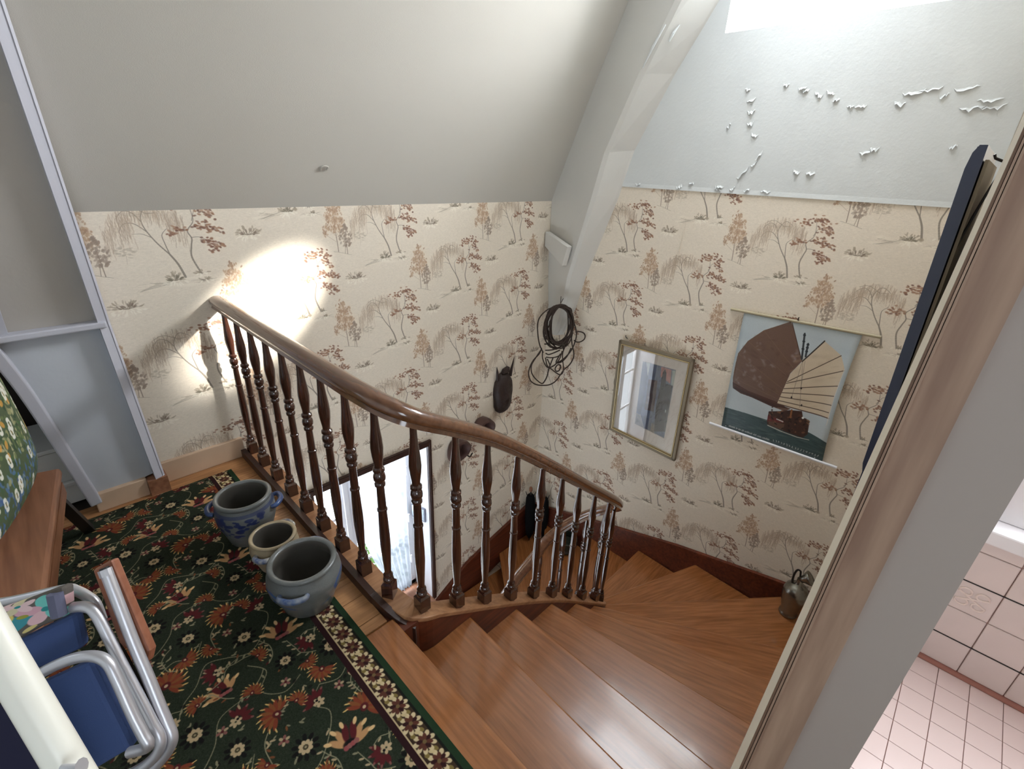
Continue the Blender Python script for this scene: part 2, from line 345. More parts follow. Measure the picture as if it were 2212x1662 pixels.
def paint_rug(w, h, inset):
    p = 640; t = Cv(.56, .66, p*.74, (40, 46, 35), True); R = random.Random(11); u = R.uniform
    t.noise(.012, 2)
    crm = (178, 156, 122); red = (82, 32, 34); org = (122, 74, 44); pink = (136, 86, 80); vine = (138, 132, 104); blk = (22, 20, 20)
    def vn(pts): t.line([(q.x, q.y) for q in catmull([(a, b, 0) for a, b in pts], 8)], .0042, .0032, vine, .85)
    vn([(0, .1), (.08, .06), (.16, .12), (.22, .22), (.18, .3), (.24, .36)]); vn([(.24, .36), (.32, .33), (.4, .4), (.45, .5), (.56, .52)])
    vn([(.56, .1), (.48, .13), (.42, .05), (.36, .0), (.33, -.06)]); vn([(.05, .66), (.1, .58), (.05, .5), (.12, .43), (.2, .46)]); vn([(.3, .2), (.38, .24), (.45, .2), (.5, .27)])
    for k in range(34):
        x, y, a = u(0, .56), u(0, .66), u(0, 6.3); t.ell(x, y, .013, .005, a, R.choice([vine, crm, org, red]), .9); t.ell(x+.01, y+.006, .010, .004, a+.9, vine, .85)
    for k in range(26): t.ell(u(0, .56), u(0, .66), .014, .010, u(0, 3), blk, .6, .5)
    def ros(x, y, r=.026):
        for k in range(10): a = k*.628; t.ell(x+1.5*r*math.cos(a), y+1.5*r*math.sin(a), r*.62, r*.36, a, blk, .9)
        for k in range(8): a = k*.785; t.ell(x+.72*r*math.cos(a), y+.72*r*math.sin(a), r*.42, r*.36, a, crm, 1)
        t.ell(x, y, r*.42, r*.42, 0, (70, 62, 44), 1); t.ell(x, y, r*.2, r*.2, 0, (150, 140, 110), .9)
    def palm(x, y, a0, sc=1):
        for k in range(11):
            a = a0+(k-5)*.36; t.ell(x+.045*sc*math.cos(a), y+.045*sc*math.sin(a), .034*sc, .011*sc, a, org if k % 2 else (120, 58, 40), 1)
            t.ell(x+.075*sc*math.cos(a+.1), y+.075*sc*math.sin(a+.1), .014*sc, .004*sc, a+.5, (214, 178, 110), .9)
        t.ell(x, y, .022*sc, .018*sc, a0, red, 1); t.ell(x, y, .009*sc, .008*sc, a0, crm, 1)
    def lotus(x, y, a0, sc=1):
        for k, d in enumerate((-1.25, -.75, .75, 1.25, -.3, .3)):
            a = a0+d; t.ell(x+.05*sc*math.cos(a), y+.05*sc*math.sin(a), .042*sc, .015*sc, a+(.25 if d < 0 else -.25), (176, 134, 92) if k < 4 else red, 1)
            t.ell(x+.088*sc*math.cos(a), y+.088*sc*math.sin(a), .018*sc, .009*sc, a, (208, 172, 124), 1)
        t.ell(x, y, .032*sc, .022*sc, a0+1.57, blk, .9)
        for k in range(4): t.ell(x-.02*sc+.014*k*sc, y-.004, .012*sc, .012*sc, 0, pink if k % 2 else (140, 72, 72), 1)
    def redf(x, y, a0):
        for k in range(5):
            a = a0+(k-2)*.6; t.ell(x+.034*math.cos(a), y+.034*math.sin(a), .024, .012, a, red, 1); t.ell(x+.055*math.cos(a), y+.055*math.sin(a), .008, .005, a, pink, .8)
        for k in range(6): a = k*1.05; t.ell(x-.012*math.cos(a0)+.014*math.cos(a), y-.012*math.sin(a0)+.014*math.sin(a), .012, .008, a, crm, 1)
        t.ell(x, y, .006, .006, 0, blk, 1)
    ros(.09, .16); ros(.36, .5); ros(.46, .33, .024); ros(.18, .57, .022)
    lotus(.22, .05, 1.2, 1.0); lotus(.5, .60, 1.9, .85); palm(.33, .14, .7); palm(.06, .36, 2.4, .9); palm(.42, .22, 5.2, .7); redf(.2, .3, 2.0); redf(.5, .45, .6); redf(.3, .6, 3.4); palm(.28, .42, 4.0, .75); redf(.5, .06, 2.8)
    for k in range(9):
        x, y, a = u(0, .56), u(0, .66), u(0, 6.3); q = [(x, y)]
        for i in range(5): a += u(-.7, .7); x += .035*math.cos(a); y += .035*math.sin(a); q.append((x, y)); t.ell(x+.010*math.cos(a+1.3), y+.010*math.sin(a+1.3), .012, .005, a+.8, R.choice([vine, crm, (120, 70, 44)]), .9)
        vn(q)
    for (x, y, a) in ((.14, .36, .5), (.40, .62, 2.2), (.25, .50, 5.0), (.02, .52, 1.0), (.52, .2, 3.6), (.1, .02, .3)): palm(x, y, a, .55)
    for (x, y, a) in ((.3, .30, 1.0), (.04, .24, 4.1), (.44, .44, 2.6), (.14, .47, 5.2)):
        for q in range(6): t.ell(x+.014*math.cos(q*1.05), y+.014*math.sin(q*1.05), .010, .007, q*1.05, pink if q % 2 else crm, .9)
        t.ell(x, y, .006, .006, 0, red, 1)
    W_, H_ = int(round(w*p)), int(round(h*p))
    a = np.tile(t.a, (H_//t.H+2, W_//t.W+2, 1))[:H_, :W_]
    c = Cv(w, h, p, (0, 0, 0)); c.a[:] = a[:c.H, :c.W]
    # border of rosettes along the long right side and the far end
    def strip(along):
        L = h if along else w
        def P(s, d): return (w-d, s) if along else (s, h-d)
        def rect(d0, d1, rgb): c.poly([P(0, d0), P(L, d0), P(L, d1), P(0, d1)], rgb)
        rect(0, .022, (34, 52, 34)); rect(.022, .030, (24, 26, 22)); rect(.030, .088, (58, 44, 34)); rect(.088, .094, (176, 156, 120)); rect(.094, .112, (44, 24, 26))
        s_ = .03; k = 0
        while s_ < L:
            x, y = P(s_, .059)
            for q in range(9): aa = q*.7; c.ell(x+.026*math.cos(aa), y+.026*math.sin(aa), .011, .008, aa, (196, 178, 140), 1)
            for q in range(8): aa = q*.785+.2; c.ell(x+.014*math.cos(aa), y+.014*math.sin(aa), .012, .007, aa, (86, 50, 40) if q % 3 else (50, 28, 28), 1)
            c.ell(x, y, .007, .007, 0, (108, 90, 58), 1)
            x2, y2 = P(s_+.035, .045); c.ell(x2, y2, .007, .010, .4, (120, 104, 60), 1); x2, y2 = P(s_+.035, .076); c.ell(x2, y2, .008, .009, .4, (120, 104, 60), 1)
            x2, y2 = P(s_+.035, .060); c.ell(x2, y2, .006, .011, .8, (190, 170, 130), 1)
            s_ += .070; k += 1
    strip(True)
    return c.a

def paint_junk():
    c = Cv(1, 1, 640, (184, 195, 200)); R = random.Random(2); u = R.uniform
    for k in range(60): c.ell(u(0, 1), u(.2, 1), u(.06, .2), u(.02, .08), 0, R.choice([(190, 200, 204), (174, 186, 194), (196, 205, 208)]), .3, .9)
    c.poly([(0, 0), (1, 0), (1, .165), (.82, .196), (.436, .189), (.223, .189), (0, .183)], (62, 82, 84))
    for k in range(150): x = u(0, 1); y = u(.0, .185); c.ell(x, y, u(.02, .09), u(.003, .008), u(-.1, .1), R.choice([(46, 64, 66), (78, 98, 98), (38, 54, 58), (90, 108, 106)]), .6, .7)
    sl = [(.431, .994), (.216, .89), (.093, .783), (.025, .667), (.021, .546), (.024, .457), (.043, .37), (.131, .344), (.243, .339), (.444, .312), (.575, .306), (.619, .339), (.489, .349), (.51, .462), (.537, .611), (.572, .666), (.609, .727), (.57, .787), (.53, .846), (.45, .971)]
    c.poly(sl, (108, 84, 72))
    for k in range(50):
        x = u(.05, .5); y = u(.4, .85)
        if (x-.3)**2*.9+(y-.62)**2 < .055: c.ell(x, y, u(.02, .07), u(.01, .03), u(-.5, .2), R.choice([(108, 84, 66), (84, 62, 54), (92, 70, 66), (116, 92, 70)]), .35, .9)
    for x, y in ((.10, .68), (.16, .62), (.2, .57), (.13, .52), (.24, .51), (.28, .64), (.37, .64), (.27, .5), (.31, .46), (.2, .76), (.53, .76), (.55, .72), (.08, .45)):
        for k in range(5): c.ell(x+u(-.02, .02), y+u(-.03, .03), u(.008, .03), u(.006, .02), u(-1, 1), (140, 128, 130), .45, .8)
    for (a, b) in (((.216, .89), (.548, .661)), ((.025, .667), (.506, .477)), ((.021, .546), (.486, .423)), ((.024, .457), (.477, .388)), ((.093, .783), (.508, .589))): c.line([a, b], .003, rgb=(128, 104, 84), al=.8)
    c.poly([(.03, .42), (.2, .385), (.49, .36), (.60, .335), (.444, .312), (.243, .339), (.131, .344), (.043, .37)], (74, 48, 42))
    for k in range(8): c.line([(.05, .40-k*.004), (.5, .352-k*.005)], .003, rgb=R.choice([(94, 62, 52), (56, 36, 34)]), al=.7)
    c.line([(.445, .985), (.53, .846), (.6, .73)], .006, rgb=(70, 48, 42))
    sr = [(.74, .902), (.898, .826), (.961, .74), (.954, .611), (.95, .531), (.946, .457), (.959, .356), (.72, .351), (.617, .343), (.489, .349), (.507, .445), (.538, .608), (.61, .723), (.665, .798)]
    c.poly(sr, (204, 188, 164))
    for k in range(30): c.ell(u(.55, .9), u(.4, .8), u(.03, .09), u(.01, .03), .3, R.choice([(198, 180, 156), (176, 158, 136)]), .3, .9)
    c.line([(.61, .723), (.665, .798), (.74, .902)], .010, rgb=(54, 44, 40))
    B = [(.531, .543), (.898, .826), (.526, .528), (.964, .731), (.518, .482), (.954, .612), (.51, .447), (.95, .531), (.499, .41), (.946, .459), (.499, .377), (.942, .398)]
    for i in range(0, 12, 2): c.line([B[i], B[i+1]], .006, rgb=(80, 66, 54))
    c.line([(.489, .349), (.72, .351), (.959, .356)], .008, rgb=(92, 70, 58))
    c.line([(.961, .74), (.95, .531), (.955, .30)], .008, rgb=(208, 204, 196))
    for (a, b) in (((.61, .72), (.60, .42)), ((.63, .73), (.66, .5)), ((.615, .72), (.69, .37))): c.line([a, b], .0035, rgb=(110, 100, 92), al=.7)
    for q in ((.66, .52), (.60, .43), (.70, .39)): c.ell(*q, .008, .010, 0, (40, 36, 36))
    for (a, b) in (((.569, .925), (.60, .74)), ((.618, .858), (.625, .765))):
        c.line([a, b], .016, .022, (56, 62, 66))
        for t in (.05, .3, .6): c.ell(a[0]+(b[0]-a[0])*t, a[1]+(b[1]-a[1])*t, .014, .008, 0, (40, 46, 52))
    hull = [(.433, .266), (.524, .292), (.622, .328), (.717, .346), (.741, .296), (.771, .297), (.807, .25), (.816, .178), (.785, .139), (.642, .14), (.529, .148), (.446, .153), (.436, .189)]
    c.poly(hull, (66, 46, 40)); c.poly([(.433, .232), (.589, .226), (.593, .21), (.44, .175)], (104, 44, 44)); c.poly([(.45, .185), (.60, .20), (.60, .145), (.46, .155)], (96, 72, 58))
    for k in range(70): c.ell(u(.45, .8), u(.15, .31), u(.006, .02), u(.004, .012), u(-1, 1), R.choice([(40, 30, 28), (86, 60, 46), (120, 84, 60), (56, 44, 40), (30, 26, 28)]), .8)
    c.line([(.63, .33), (.635, .27)], .016, rgb=(138, 92, 58)); c.line([(.52, .222), (.58, .216)], .01, rgb=(190, 190, 184)); c.ell(.74, .295, .012, .01, 0, (230, 230, 226))
    c.line([(.453, .146), (.589, .132), (.736, .127), (.842, .136)], .008, .004, (186, 184, 174))
    # caption: small white lettering, too small to be read in the photograph
    x = .078
    for wl in (8, 2, 3, 3, 9, 4, 5, 8):
        for k in range(wl):
            hh = R.choice([.009, .012, .015]); c.line([(x, .020), (x+.001, .020+hh)], .0035, rgb=(206, 212, 212)); c.line([(x, .020+u(.002, .008)), (x+.006, .020+u(.002, .01))], .003, rgb=(206, 212, 212)); x += .0088
        x += .008
    x = .53
    while x < .965:
        w = .017
        for q in range(5): c.line([(x+u(0, w), .024+u(0, .02)), (x+u(0, w), .024+u(0, .02))], .003, rgb=(190, 196, 194), al=.85)
        x += .026
    c.ell(.045, .015, .006, .005, 0, (220, 224, 224)); c.ell(.93, .012, .006, .005, 0, (210, 214, 212)); c.noise(.006, 2)
    return c.a

def paint_art():
    c = Cv(1, 1, 420, (200, 192, 182)); R = random.Random(4); u = R.uniform
    art = [(.354, .852), (.8, .859), (.804, .169), (.365, .18)]; c.poly(art, (92, 104, 124))
    c.poly([(.354, .852), (.457, .857), (.45, .70), (.43, .3), (.365, .3)], (72, 80, 100)); c.poly([(.40, .855), (.46, .857), (.45, .71)], (150, 156, 152))
    c.poly([(.457, .857), (.61, .858), (.655, .30), (.50, .30)], (84, 96, 118)); c.poly([(.36, .30), (.66, .26), (.66, .169), (.365, .18)], (120, 118, 112)); c.poly([(.42, .29), (.6, .3), (.6, .18), (.5, .17)], (78, 88, 108))
    c.poly([(.466, .689), (.588, .702), (.605, .386), (.473, .368)], (58, 44, 46)); c.poly([(.608, .85), (.746, .85), (.758, .713), (.621, .751)], (168, 118, 112)); c.poly([(.755, .845), (.801, .855), (.801, .70), (.772, .69)], (152, 160, 152))
    c.poly([(.64, .8), (.665, .84), (.69, .80), (.70, .7), (.792, .706), (.805, .24), (.653, .19), (.62, .45), (.637, .634)], (36, 40, 46))
    for k in range(120): c.ell(u(.37, .79), u(.18, .84), u(.01, .05), u(.01, .05), u(0, 3), R.choice([(44, 48, 56), (60, 64, 74), (48, 60, 58), (90, 98, 116)]), .22, .8)
    for k in range(14): c.ell(u(.48, .59), u(.4, .68), u(.01, .025), u(.006, .02), 0, (92, 72, 70), .4)
    c.line([(.42, .30), (.5, .18)], .008, rgb=(146, 140, 128)); c.ell(.76, .44, .008, .02, 0, (170, 176, 176), .8)
    c.line([(.354, .852), (.8, .859), (.804, .169), (.365, .18), (.354, .852)], .004, rgb=(150, 142, 134))
    return c.a

def paint_flowers():
    c = Cv(1, 1, 360, (70, 84, 58)); R = random.Random(9); u = R.uniform
    for k in range(900):
        x, y = u(0, 1), u(0, 1); col = R.choice([(62, 92, 52), (96, 112, 66), (150, 148, 104), (44, 66, 44), (120, 118, 84), (170, 164, 128)])
        if y < .3: col = R.choice([(72, 104, 150), (60, 86, 130), (110, 130, 150), (60, 84, 56), col])
        elif y > .75: col = R.choice([(38, 46, 34), (50, 40, 32), (60, 24, 26), (44, 60, 44)])
        c.ell(x, y, u(.012, .035), u(.008, .02), u(0, 3), col, .8)
    for k in range(22): c.ell(u(0, 1), u(.3, .75), .02, .03, u(0, 3), (206, 146, 66), .8)
    for k in range(34):
        x, y = u(0, 1), u(.05, .85)
        for q in range(6): a = q*1.05; c.ell(x+.018*math.cos(a), y+.03*math.sin(a), .014, .018, a, (216, 214, 204), .9)
        c.ell(x, y, .008, .012, 0, (130, 110, 60), .9)
    for k in range(10): c.ell(u(.5, 1), u(.6, .9), .03, .04, u(0, 3), (96, 26, 30), .8)
    return c.a

def paint_floral():
    c = Cv(1, 1, 300, (92, 86, 80)); R = random.Random(6)
    def fl(x, y, r, cols, n=5):
        for q in range(n):
            a = q*6.283/n+.4; c.ell(x+r*.62*math.cos(a), y+r*.62*math.sin(a), r*.55, r*.36, a, cols[q % len(cols)], 1, .12)
        c.ell(x, y, r*.2, r*.2, 0, (40, 130, 130), 1)
    c.ell(.3, .35, .35, .16, .5, (60, 140, 150), 1, .1); c.ell(.15, .55, .22, .2, 0, (214, 196, 110), 1, .1); c.ell(.13, .55, .14, .13, 0, (90, 150, 140), 1, .1); c.ell(.12, .55, .09, .09, 0, (214, 196, 110), 1, .1)
    fl(.74, .55, .34, [(214, 176, 180), (110, 190, 180), (206, 160, 170)]); fl(.4, .8, .2, [(220, 190, 190), (206, 196, 160)]); c.ell(.5, .15, .12, .06, .4, (200, 184, 120), 1, .1); c.ell(.45, .5, .07, .05, 0, (150, 150, 60), 1, .1)
    return c.a

def paint_crock(kind):
    c = Cv(2, 1, 256, (106, 109, 108) if kind != 2 else (166, 150, 122)); R = random.Random(20+kind); u = R.uniform
    for k in range(120): c.ell(u(0, 2), u(0, 1), u(.03, .15), u(.02, .08), 0, (120, 123, 122) if kind != 2 else (190, 176, 150), .25, .9)
    blue = (34, 46, 92) if kind == 1 else (52, 84, 140)
    def spiral(x, y, r, w):
        pts = [(x+r*(1-t/14)*math.cos(t*.7), y+r*(1-t/14)*math.sin(t*.7)) for t in range(13)]; c.line(pts, w, w*.5, blue, .9)
    if kind == 1:
        for k in range(70):
            x = (1.25+u(-.38, .34)) % 2; y = .52+u(-.22, .26); c.ell(x, y, u(.02, .06), u(.02, .05), u(0, 3), blue, .85)
        c.poly([(0, .78), (2, .78), (2, .84), (0, .84)], blue, .55)
        for q in range(2): c.ell(.1+q*1.0, .7, .1, .08, 0, blue, .9)
    elif kind == 3:
        for x in (.0, 1.0, 1.75, .5): spiral(x+.02, .55, .17, .05); c.ell(x+.2, .42, .1, .04, -.6, blue, .8); c.ell(x+.24, .66, .08, .04, .9, blue, .8); c.ell(x-.14, .3, .12, .04, .3, blue, .6)
    c.noise(.008, 2)
    return c.a

M = {}
M['paint'] = mat('white_plaster_paint', (208, 211, 210), .75, bump=.12, bscale=60, var=.05, vscale=3)
M['beam'] = mat('rafter_paint', (206, 204, 198), .6, bump=.15, bscale=25)
M['slope'] = mat('sloped_plaster', (184, 180, 171), .8, bump=.10, bscale=300)
M['paint_cool'] = mat('grey_blue_boards', (186, 190, 196), .6, bump=.08, bscale=30)
M['paint_post'] = mat('pale_lavender_post', (188, 188, 197), .55, bump=.06, bscale=30)
M['paint_taupe'] = mat('taupe_boards', (176, 170, 162), .7, bump=.08, bscale=40)
M['gloss_white'] = mat('gloss_white_paint', (226, 226, 230), .35)
M['skirting_beige'] = mat('beige_baseboard', (214, 184, 156), .45, var=.12, vscale=5)
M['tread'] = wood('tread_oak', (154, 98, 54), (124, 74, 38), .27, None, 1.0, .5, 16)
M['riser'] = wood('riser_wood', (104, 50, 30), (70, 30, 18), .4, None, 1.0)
M['string'] = wood('string_wood', (112, 54, 32), (74, 32, 20), .38, 0, .8)
M['string_top'] = wood('worn_string_top', (176, 130, 92), (140, 96, 64), .5, 0, .8)
M['baluster'] = wood('baluster_wood', (76, 42, 30), (46, 25, 18), .17, 2, 1.0, 1.0)
M['rail'] = wood('handrail_wood', (114, 76, 51), (92, 58, 38), .20, 1, .8, 1.0)
M['floor'] = wood('floor_board', (188, 138, 92), (150, 104, 66), .4, 0, 1.0)
M['brownwood'] = wood('bench_wood', (156, 108, 80), (122, 80, 58), .4, 1, .7)
M['armwood'] = wood('armrest_wood', (152, 96, 70), (130, 78, 54), .4, 1, .8)
M['darkwood'] = mat('dark_wood', (58, 34, 26), .4, var=.3, vscale=12)
M['casing'] = wood('casing_wood', (176, 146, 124), (142, 112, 94), .5, 2, .8)
M['cream'] = mat('cream_plaster', (236, 226, 206), .7)
M['jamb'] = mat('grey_jamb_paint', (170, 157, 148), .6, bump=.05)
M['black'] = mat('black_cloth', (14, 14, 16), .9, spec=.15)
M['blackmetal'] = mat('black_metal', (24, 22, 22), .5)
M['blackframe'] = mat('black_lacquer', (38, 45, 74), .25, coat=.3)
M['gold'] = mat('gilt_frame', (126, 114, 94), .42, metal=.35)
M['goldline'] = mat('gilt_bright_line', (206, 186, 140), .3, metal=.7)
M['alu'] = mat('aluminium_tube', (206, 206, 212), .36, metal=.7)
M['whitemetal'] = mat('white_enamel', (236, 234, 222), .3)
M['blue'] = mat('blue_canvas', (58, 78, 124), .85, bump=.15, bscale=400)
M['navy'] = mat('navy_canvas', (26, 26, 54), .9)
M['rope'] = mat('dark_rope', (66, 52, 44), .9, bump=.6, bscale=180, var=.4, vscale=60)
M['iron'] = mat('rusty_iron', (40, 32, 28), .6, metal=.4)
M['pewter'] = mat('pewter', (150, 147, 138), .24, metal=.9, var=.25, vscale=14)
M['mask'] = mat('dark_carved_wood', (46, 32, 28), .55, bump=.5, bscale=30)
M['pot'] = mat('dark_brown_pot', (92, 66, 60), .45, var=.3, vscale=10)
M['greenpot'] = mat('dark_green_glaze', (40, 46, 38), .35)
M['glass'] = glassmat('window_glass')
M['picture_glass'] = glassmat('picture_glass', r0=.15)
M['curtain'] = clothmat('sheer_curtain', (150, 155, 162), .05)
M['tile'] = mat('pink_wall_tile', (222, 209, 205), .3, var=.06, vscale=6)
M['grout'] = mat('red_grout', (196, 164, 156), .8)
M['ftile'] = mat('pale_floor_tile', (232, 216, 214), .25)
M['fgrout'] = mat('floor_grout', (206, 178, 172), .8)
M['whiteline'] = mat('white_relief', (232, 218, 212), .4)
M['leaf'] = mat('garden_leaf', (90, 130, 44), .6, var=.4, vscale=9)
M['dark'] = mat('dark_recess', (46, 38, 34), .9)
M['boxwhite'] = mat('pale_box', (232, 232, 230), .6)
M['rodwood'] = mat('pale_rod', (168, 156, 128), .5)
M['flake'] = mat('peeling_paint', (206, 209, 208), .7)
M['inside'] = mat('glazed_inside', (84, 80, 74), .4)

# ------------------------------------------------------------------ setting
XR, YB = 3.25, 2.675
wp = paint_wallpaper()
M['wallpaper'] = imgmat('wallpaper_print', wp, .82, .05, 500)
def uv_back(p): return ((p.x-.55+.30)/1.12, (p.z-1.02+.06)/.575)
def uv_right(p): return ((-p.y+.832+.30)/1.12, (p.z-1.012+.06)/.575)
def uv_front(p): return ((p.x+.2)/1.12, p.z/.575)
def slabs(name, mats, rects, axis, c0, c1, uvf, parent=None):
    b = MB()
    for (a0, a1, z0, z1) in rects:
        if axis == 'y': b.box((a0, c0, z0), (a1, c1, z1))
        else: b.box((c0, a0, z0), (c1, a1, z1))
    return b.build(name, mats, parent, uvf=uvf)
ZF = -2.85
wx0, wx1, wz0, wz1 = .96, 1.88, -2.1, -.455          # stair window opening
wall_back = struct(slabs('wall_back', M['wallpaper'], [(.20, wx0, ZF, 1.318), (wx1, XR, ZF, 1.318), (wx0, wx1, wz1, 1.318), (wx0, wx1, ZF, wz0)], 'y', YB, YB+.32, uv_back))
wall_right = struct(slabs('wall_right', M['wallpaper'], [(-.1, YB, ZF, 1.462)], 'x', XR, XR+.3, uv_right))
up = MB()
for lo, hi in (((-.1, 1.462), (.43, 3.05)), ((1.50, 1.462), (YB+.3, 3.05)), ((.43, 1.462), (1.50, 2.31)), ((.43, 2.95), (1.50, 3.05))): up.box((XR-.004, lo[0], lo[1]), (XR+.58, hi[0], hi[1]))
up.build('wall_right_plaster', M['paint'], wall_right)
MB().prism([(XR-.0065, -.05, 1.458), (XR-.0065, 2.06, 1.458), (XR-.004, 2.06, 1.484), (XR-.004, -.05, 1.484)], (.01, 0, 0)).build('plaster_lip', M['paint'], wall_right)
# steep slope above the back wall (about 66 degrees)
def slope_y(z): return YB-(z-1.318)/2.26
sl = MB(); sl.prism([(.10, slope_y(1.318), 1.318), (XR+.05, slope_y(1.318), 1.318), (XR+.05, slope_y(3.02), 3.02), (.10, slope_y(3.02), 3.02)], (0, .25, .1))
ceiling_slope = struct(sl.build('ceiling_slope', M['slope']))
sl2 = MB(); sl2.prism([(-1.7, slope_y(1.9)-.02, 1.9), (.12, slope_y(1.9)-.02, 1.9), (.12, slope_y(3.02), 3.02), (-1.7, slope_y(3.02), 3.02)], (0, .25, .1)); sl2.build('slope_end', M['slope'], ceiling_slope)
# window high in the right wall, unseen skylight added in the ceiling to brighten that wall
win2 = sempty('window_2', (XR+.5, 1.05, 2.6))
for lo, hi in (((.43, 2.31), (.47, 2.95)), ((1.46, 2.31), (1.50, 2.95)), ((.47, 2.31), (1.46, 2.35)), ((.47, 2.91), (1.46, 2.95))):
    MB().box((XR+.50, lo[0], lo[1]), (XR+.55, hi[0], hi[1])).build('window_frame', M['gloss_white'], win2)
MB().add([(XR+.52, .47, 2.35), (XR+.52, 1.46, 2.35), (XR+.52, 1.46, 2.91), (XR+.52, .47, 2.91)], [(0, 1, 2, 3)]).build('pane', M['glass'], win2)
cl = MB()
for lo, hi in (((-1.7, -1.4), (2.47, 2.0)), ((3.21, -1.4), (3.6, 2.0)), ((2.47, -1.4), (3.21, .3)), ((2.47, 1.7), (3.21, 2.0))): cl.box((lo[0], lo[1], 3.0), (hi[0], hi[1], 3.1))
struct(cl.build('ceiling', M['slope']))
added_win = sempty('added_skylight', (2.85, 1.0, 3.05))
for lo, hi in (((2.47, .3), (2.51, 1.7)), ((3.17, .3), (3.21, 1.7)), ((2.51, .3), (3.17, .34)), ((2.51, 1.66), (3.17, 1.7))): MB().box((lo[0], lo[1], 3.02), (hi[0], hi[1], 3.07)).build('window_frame', M['gloss_white'], added_win)
MB().add([(2.51, .34, 3.04), (3.17, .34, 3.04), (3.17, 1.66, 3.04), (2.51, 1.66, 3.04)], [(0, 1, 2, 3)]).build('pane', M['glass'], added_win)
struct(slabs('wall_left', M['paint'], [(-1.4, 3.3, ZF, 3.05)], 'x', -1.75, -1.6, None))
struct(slabs('wall_rear', M['paint'], [(-1.7, -1.1, -.1, 3.05), (-.1, .8, -.1, 3.05), (-1.1, -.1, -.1, .9), (-1.1, -.1, 2.1, 3.05)], 'y', -1.45, -1.3, None))
wall_front = struct(slabs('wall_front', M['wallpaper'], [(.70, XR, ZF, 3.05)], 'y', -.075, .02, uv_front))
struct(MB().box((.6, 0, ZF-.1), (XR+.2, YB+.2, ZF)).build('floor_lower', M['floor']))
# landing floor
struct(slabs('wall_lower_back', M['wallpaper'], [(-1.75, .20, ZF, -.03)], 'y', YB, YB+.3, uv_back)); struct(slabs('wall_lower_front', M['paint'], [(-1.75, .72, ZF, -.23)], 'y', -.3, .0, None))
floor = struct(MB().box((-1.7, -1.4, -.22), (.52, 3.3, -.021)).build('floor', M['dark']))
y = 1.215
while y < 2.67:
    y1 = min(y+.121, 2.674); MB().box((-1.0, y+.0012, -.02), (.612, y1-.0012, 0)).build('floor_board', M['floor'], floor); y = y1
MB().box((-1.0, -1.3, -.02), (.50, 1.21, -.001)).build('subfloor', M['floor'], floor)
nb = MB(); nb.box((.502, .05, -.035), (.636, 1.165, 0)); nb.build('nosing_board', M['tread'], floor, bevel=.008, uvf=lambda p: (p.y, p.x))
MB().box((.502, 1.168, -.02), (.612, 1.213, 0)).build('floor_board', M['floor'], floor)
struct(MB().box((.58, .05, -.22), (.60, 1.10, -.036)).box((.585, 1.095, -.21), (.70, 1.40, -.012)).build('trim_2', M['riser']))
# right truss leg (painted rafter)
rows = [((3.250,2.672,.183),(3.215,2.548,.20),(3.250,2.475,.22)),
 ((3.245,2.672,.45),(3.165,2.445,.47),(3.250,2.37,.49)), ((3.215,2.672,.694),(3.120,2.380,.757),(3.250,2.304,.755)), ((3.200,2.672,.901),(3.100,2.310,.970),(3.250,2.228,.969)),
 ((3.190,2.672,1.322),(3.090,2.200,1.357),(3.250,2.087,1.372)), ((3.175,2.545,1.640),(3.090,2.124,1.672),(3.250,1.997,1.695)),
 ((3.160,2.315,2.159),(3.090,1.927,2.121),(3.250,1.775,2.131)), ((3.168,2.195,2.432),(3.090,1.798,2.367),(3.250,1.625,2.375)), ((3.168,1.93,3.02),(3.08,1.47,3.02),(3.25,1.25,3.02))]
bm_ = MB(); vs = []; fs = []
for l, c, b in rows:
    l, c, b = V(l), V(c), V(b); d1 = (c-l).normalized(); d2 = (b-c).normalized(); ch = .022
    back = V((3.31, l.y+.08, l.z))
    vs += [l, c-d1*ch, c+d2*ch, b-d2*.018+V((-.004, 0, 0)), b, back]
for i in range(len(rows)-1):
    for k in range(6):
        w = (k+1) % 6; fs.append((i*6+k, i*6+w, (i+1)*6+w, (i+1)*6+k))
fs.append(tuple(range(6))); fs.append(tuple(range((len(rows)-1)*6, len(rows)*6)))
bm_.add(vs, fs); beam = struct(bm_.build('trim_1', M['beam']))
MB().prism([(3.175, 2.655, 1.085), (3.098, 2.355, 1.008), (3.108, 2.40, .85), (3.178, 2.655, .968)], (-.045, .012, 0)).build('cleat', M['beam'], beam, bevel=.004)
for a, b in (((3.084, 1.80, 2.36), (3.086, 1.92, 2.15)), ((3.12, 1.78, 2.28), (3.14, 1.74, 2.36)), ((3.12, 2.01, 1.90), (3.13, 1.98, 1.95))):
    MB().tube([V(a), (V(a)+V(b))/2+V((-.004, .004, 0)), b], [.004, .009, .003], 6).build('paint_flake', M['flake'], beam)
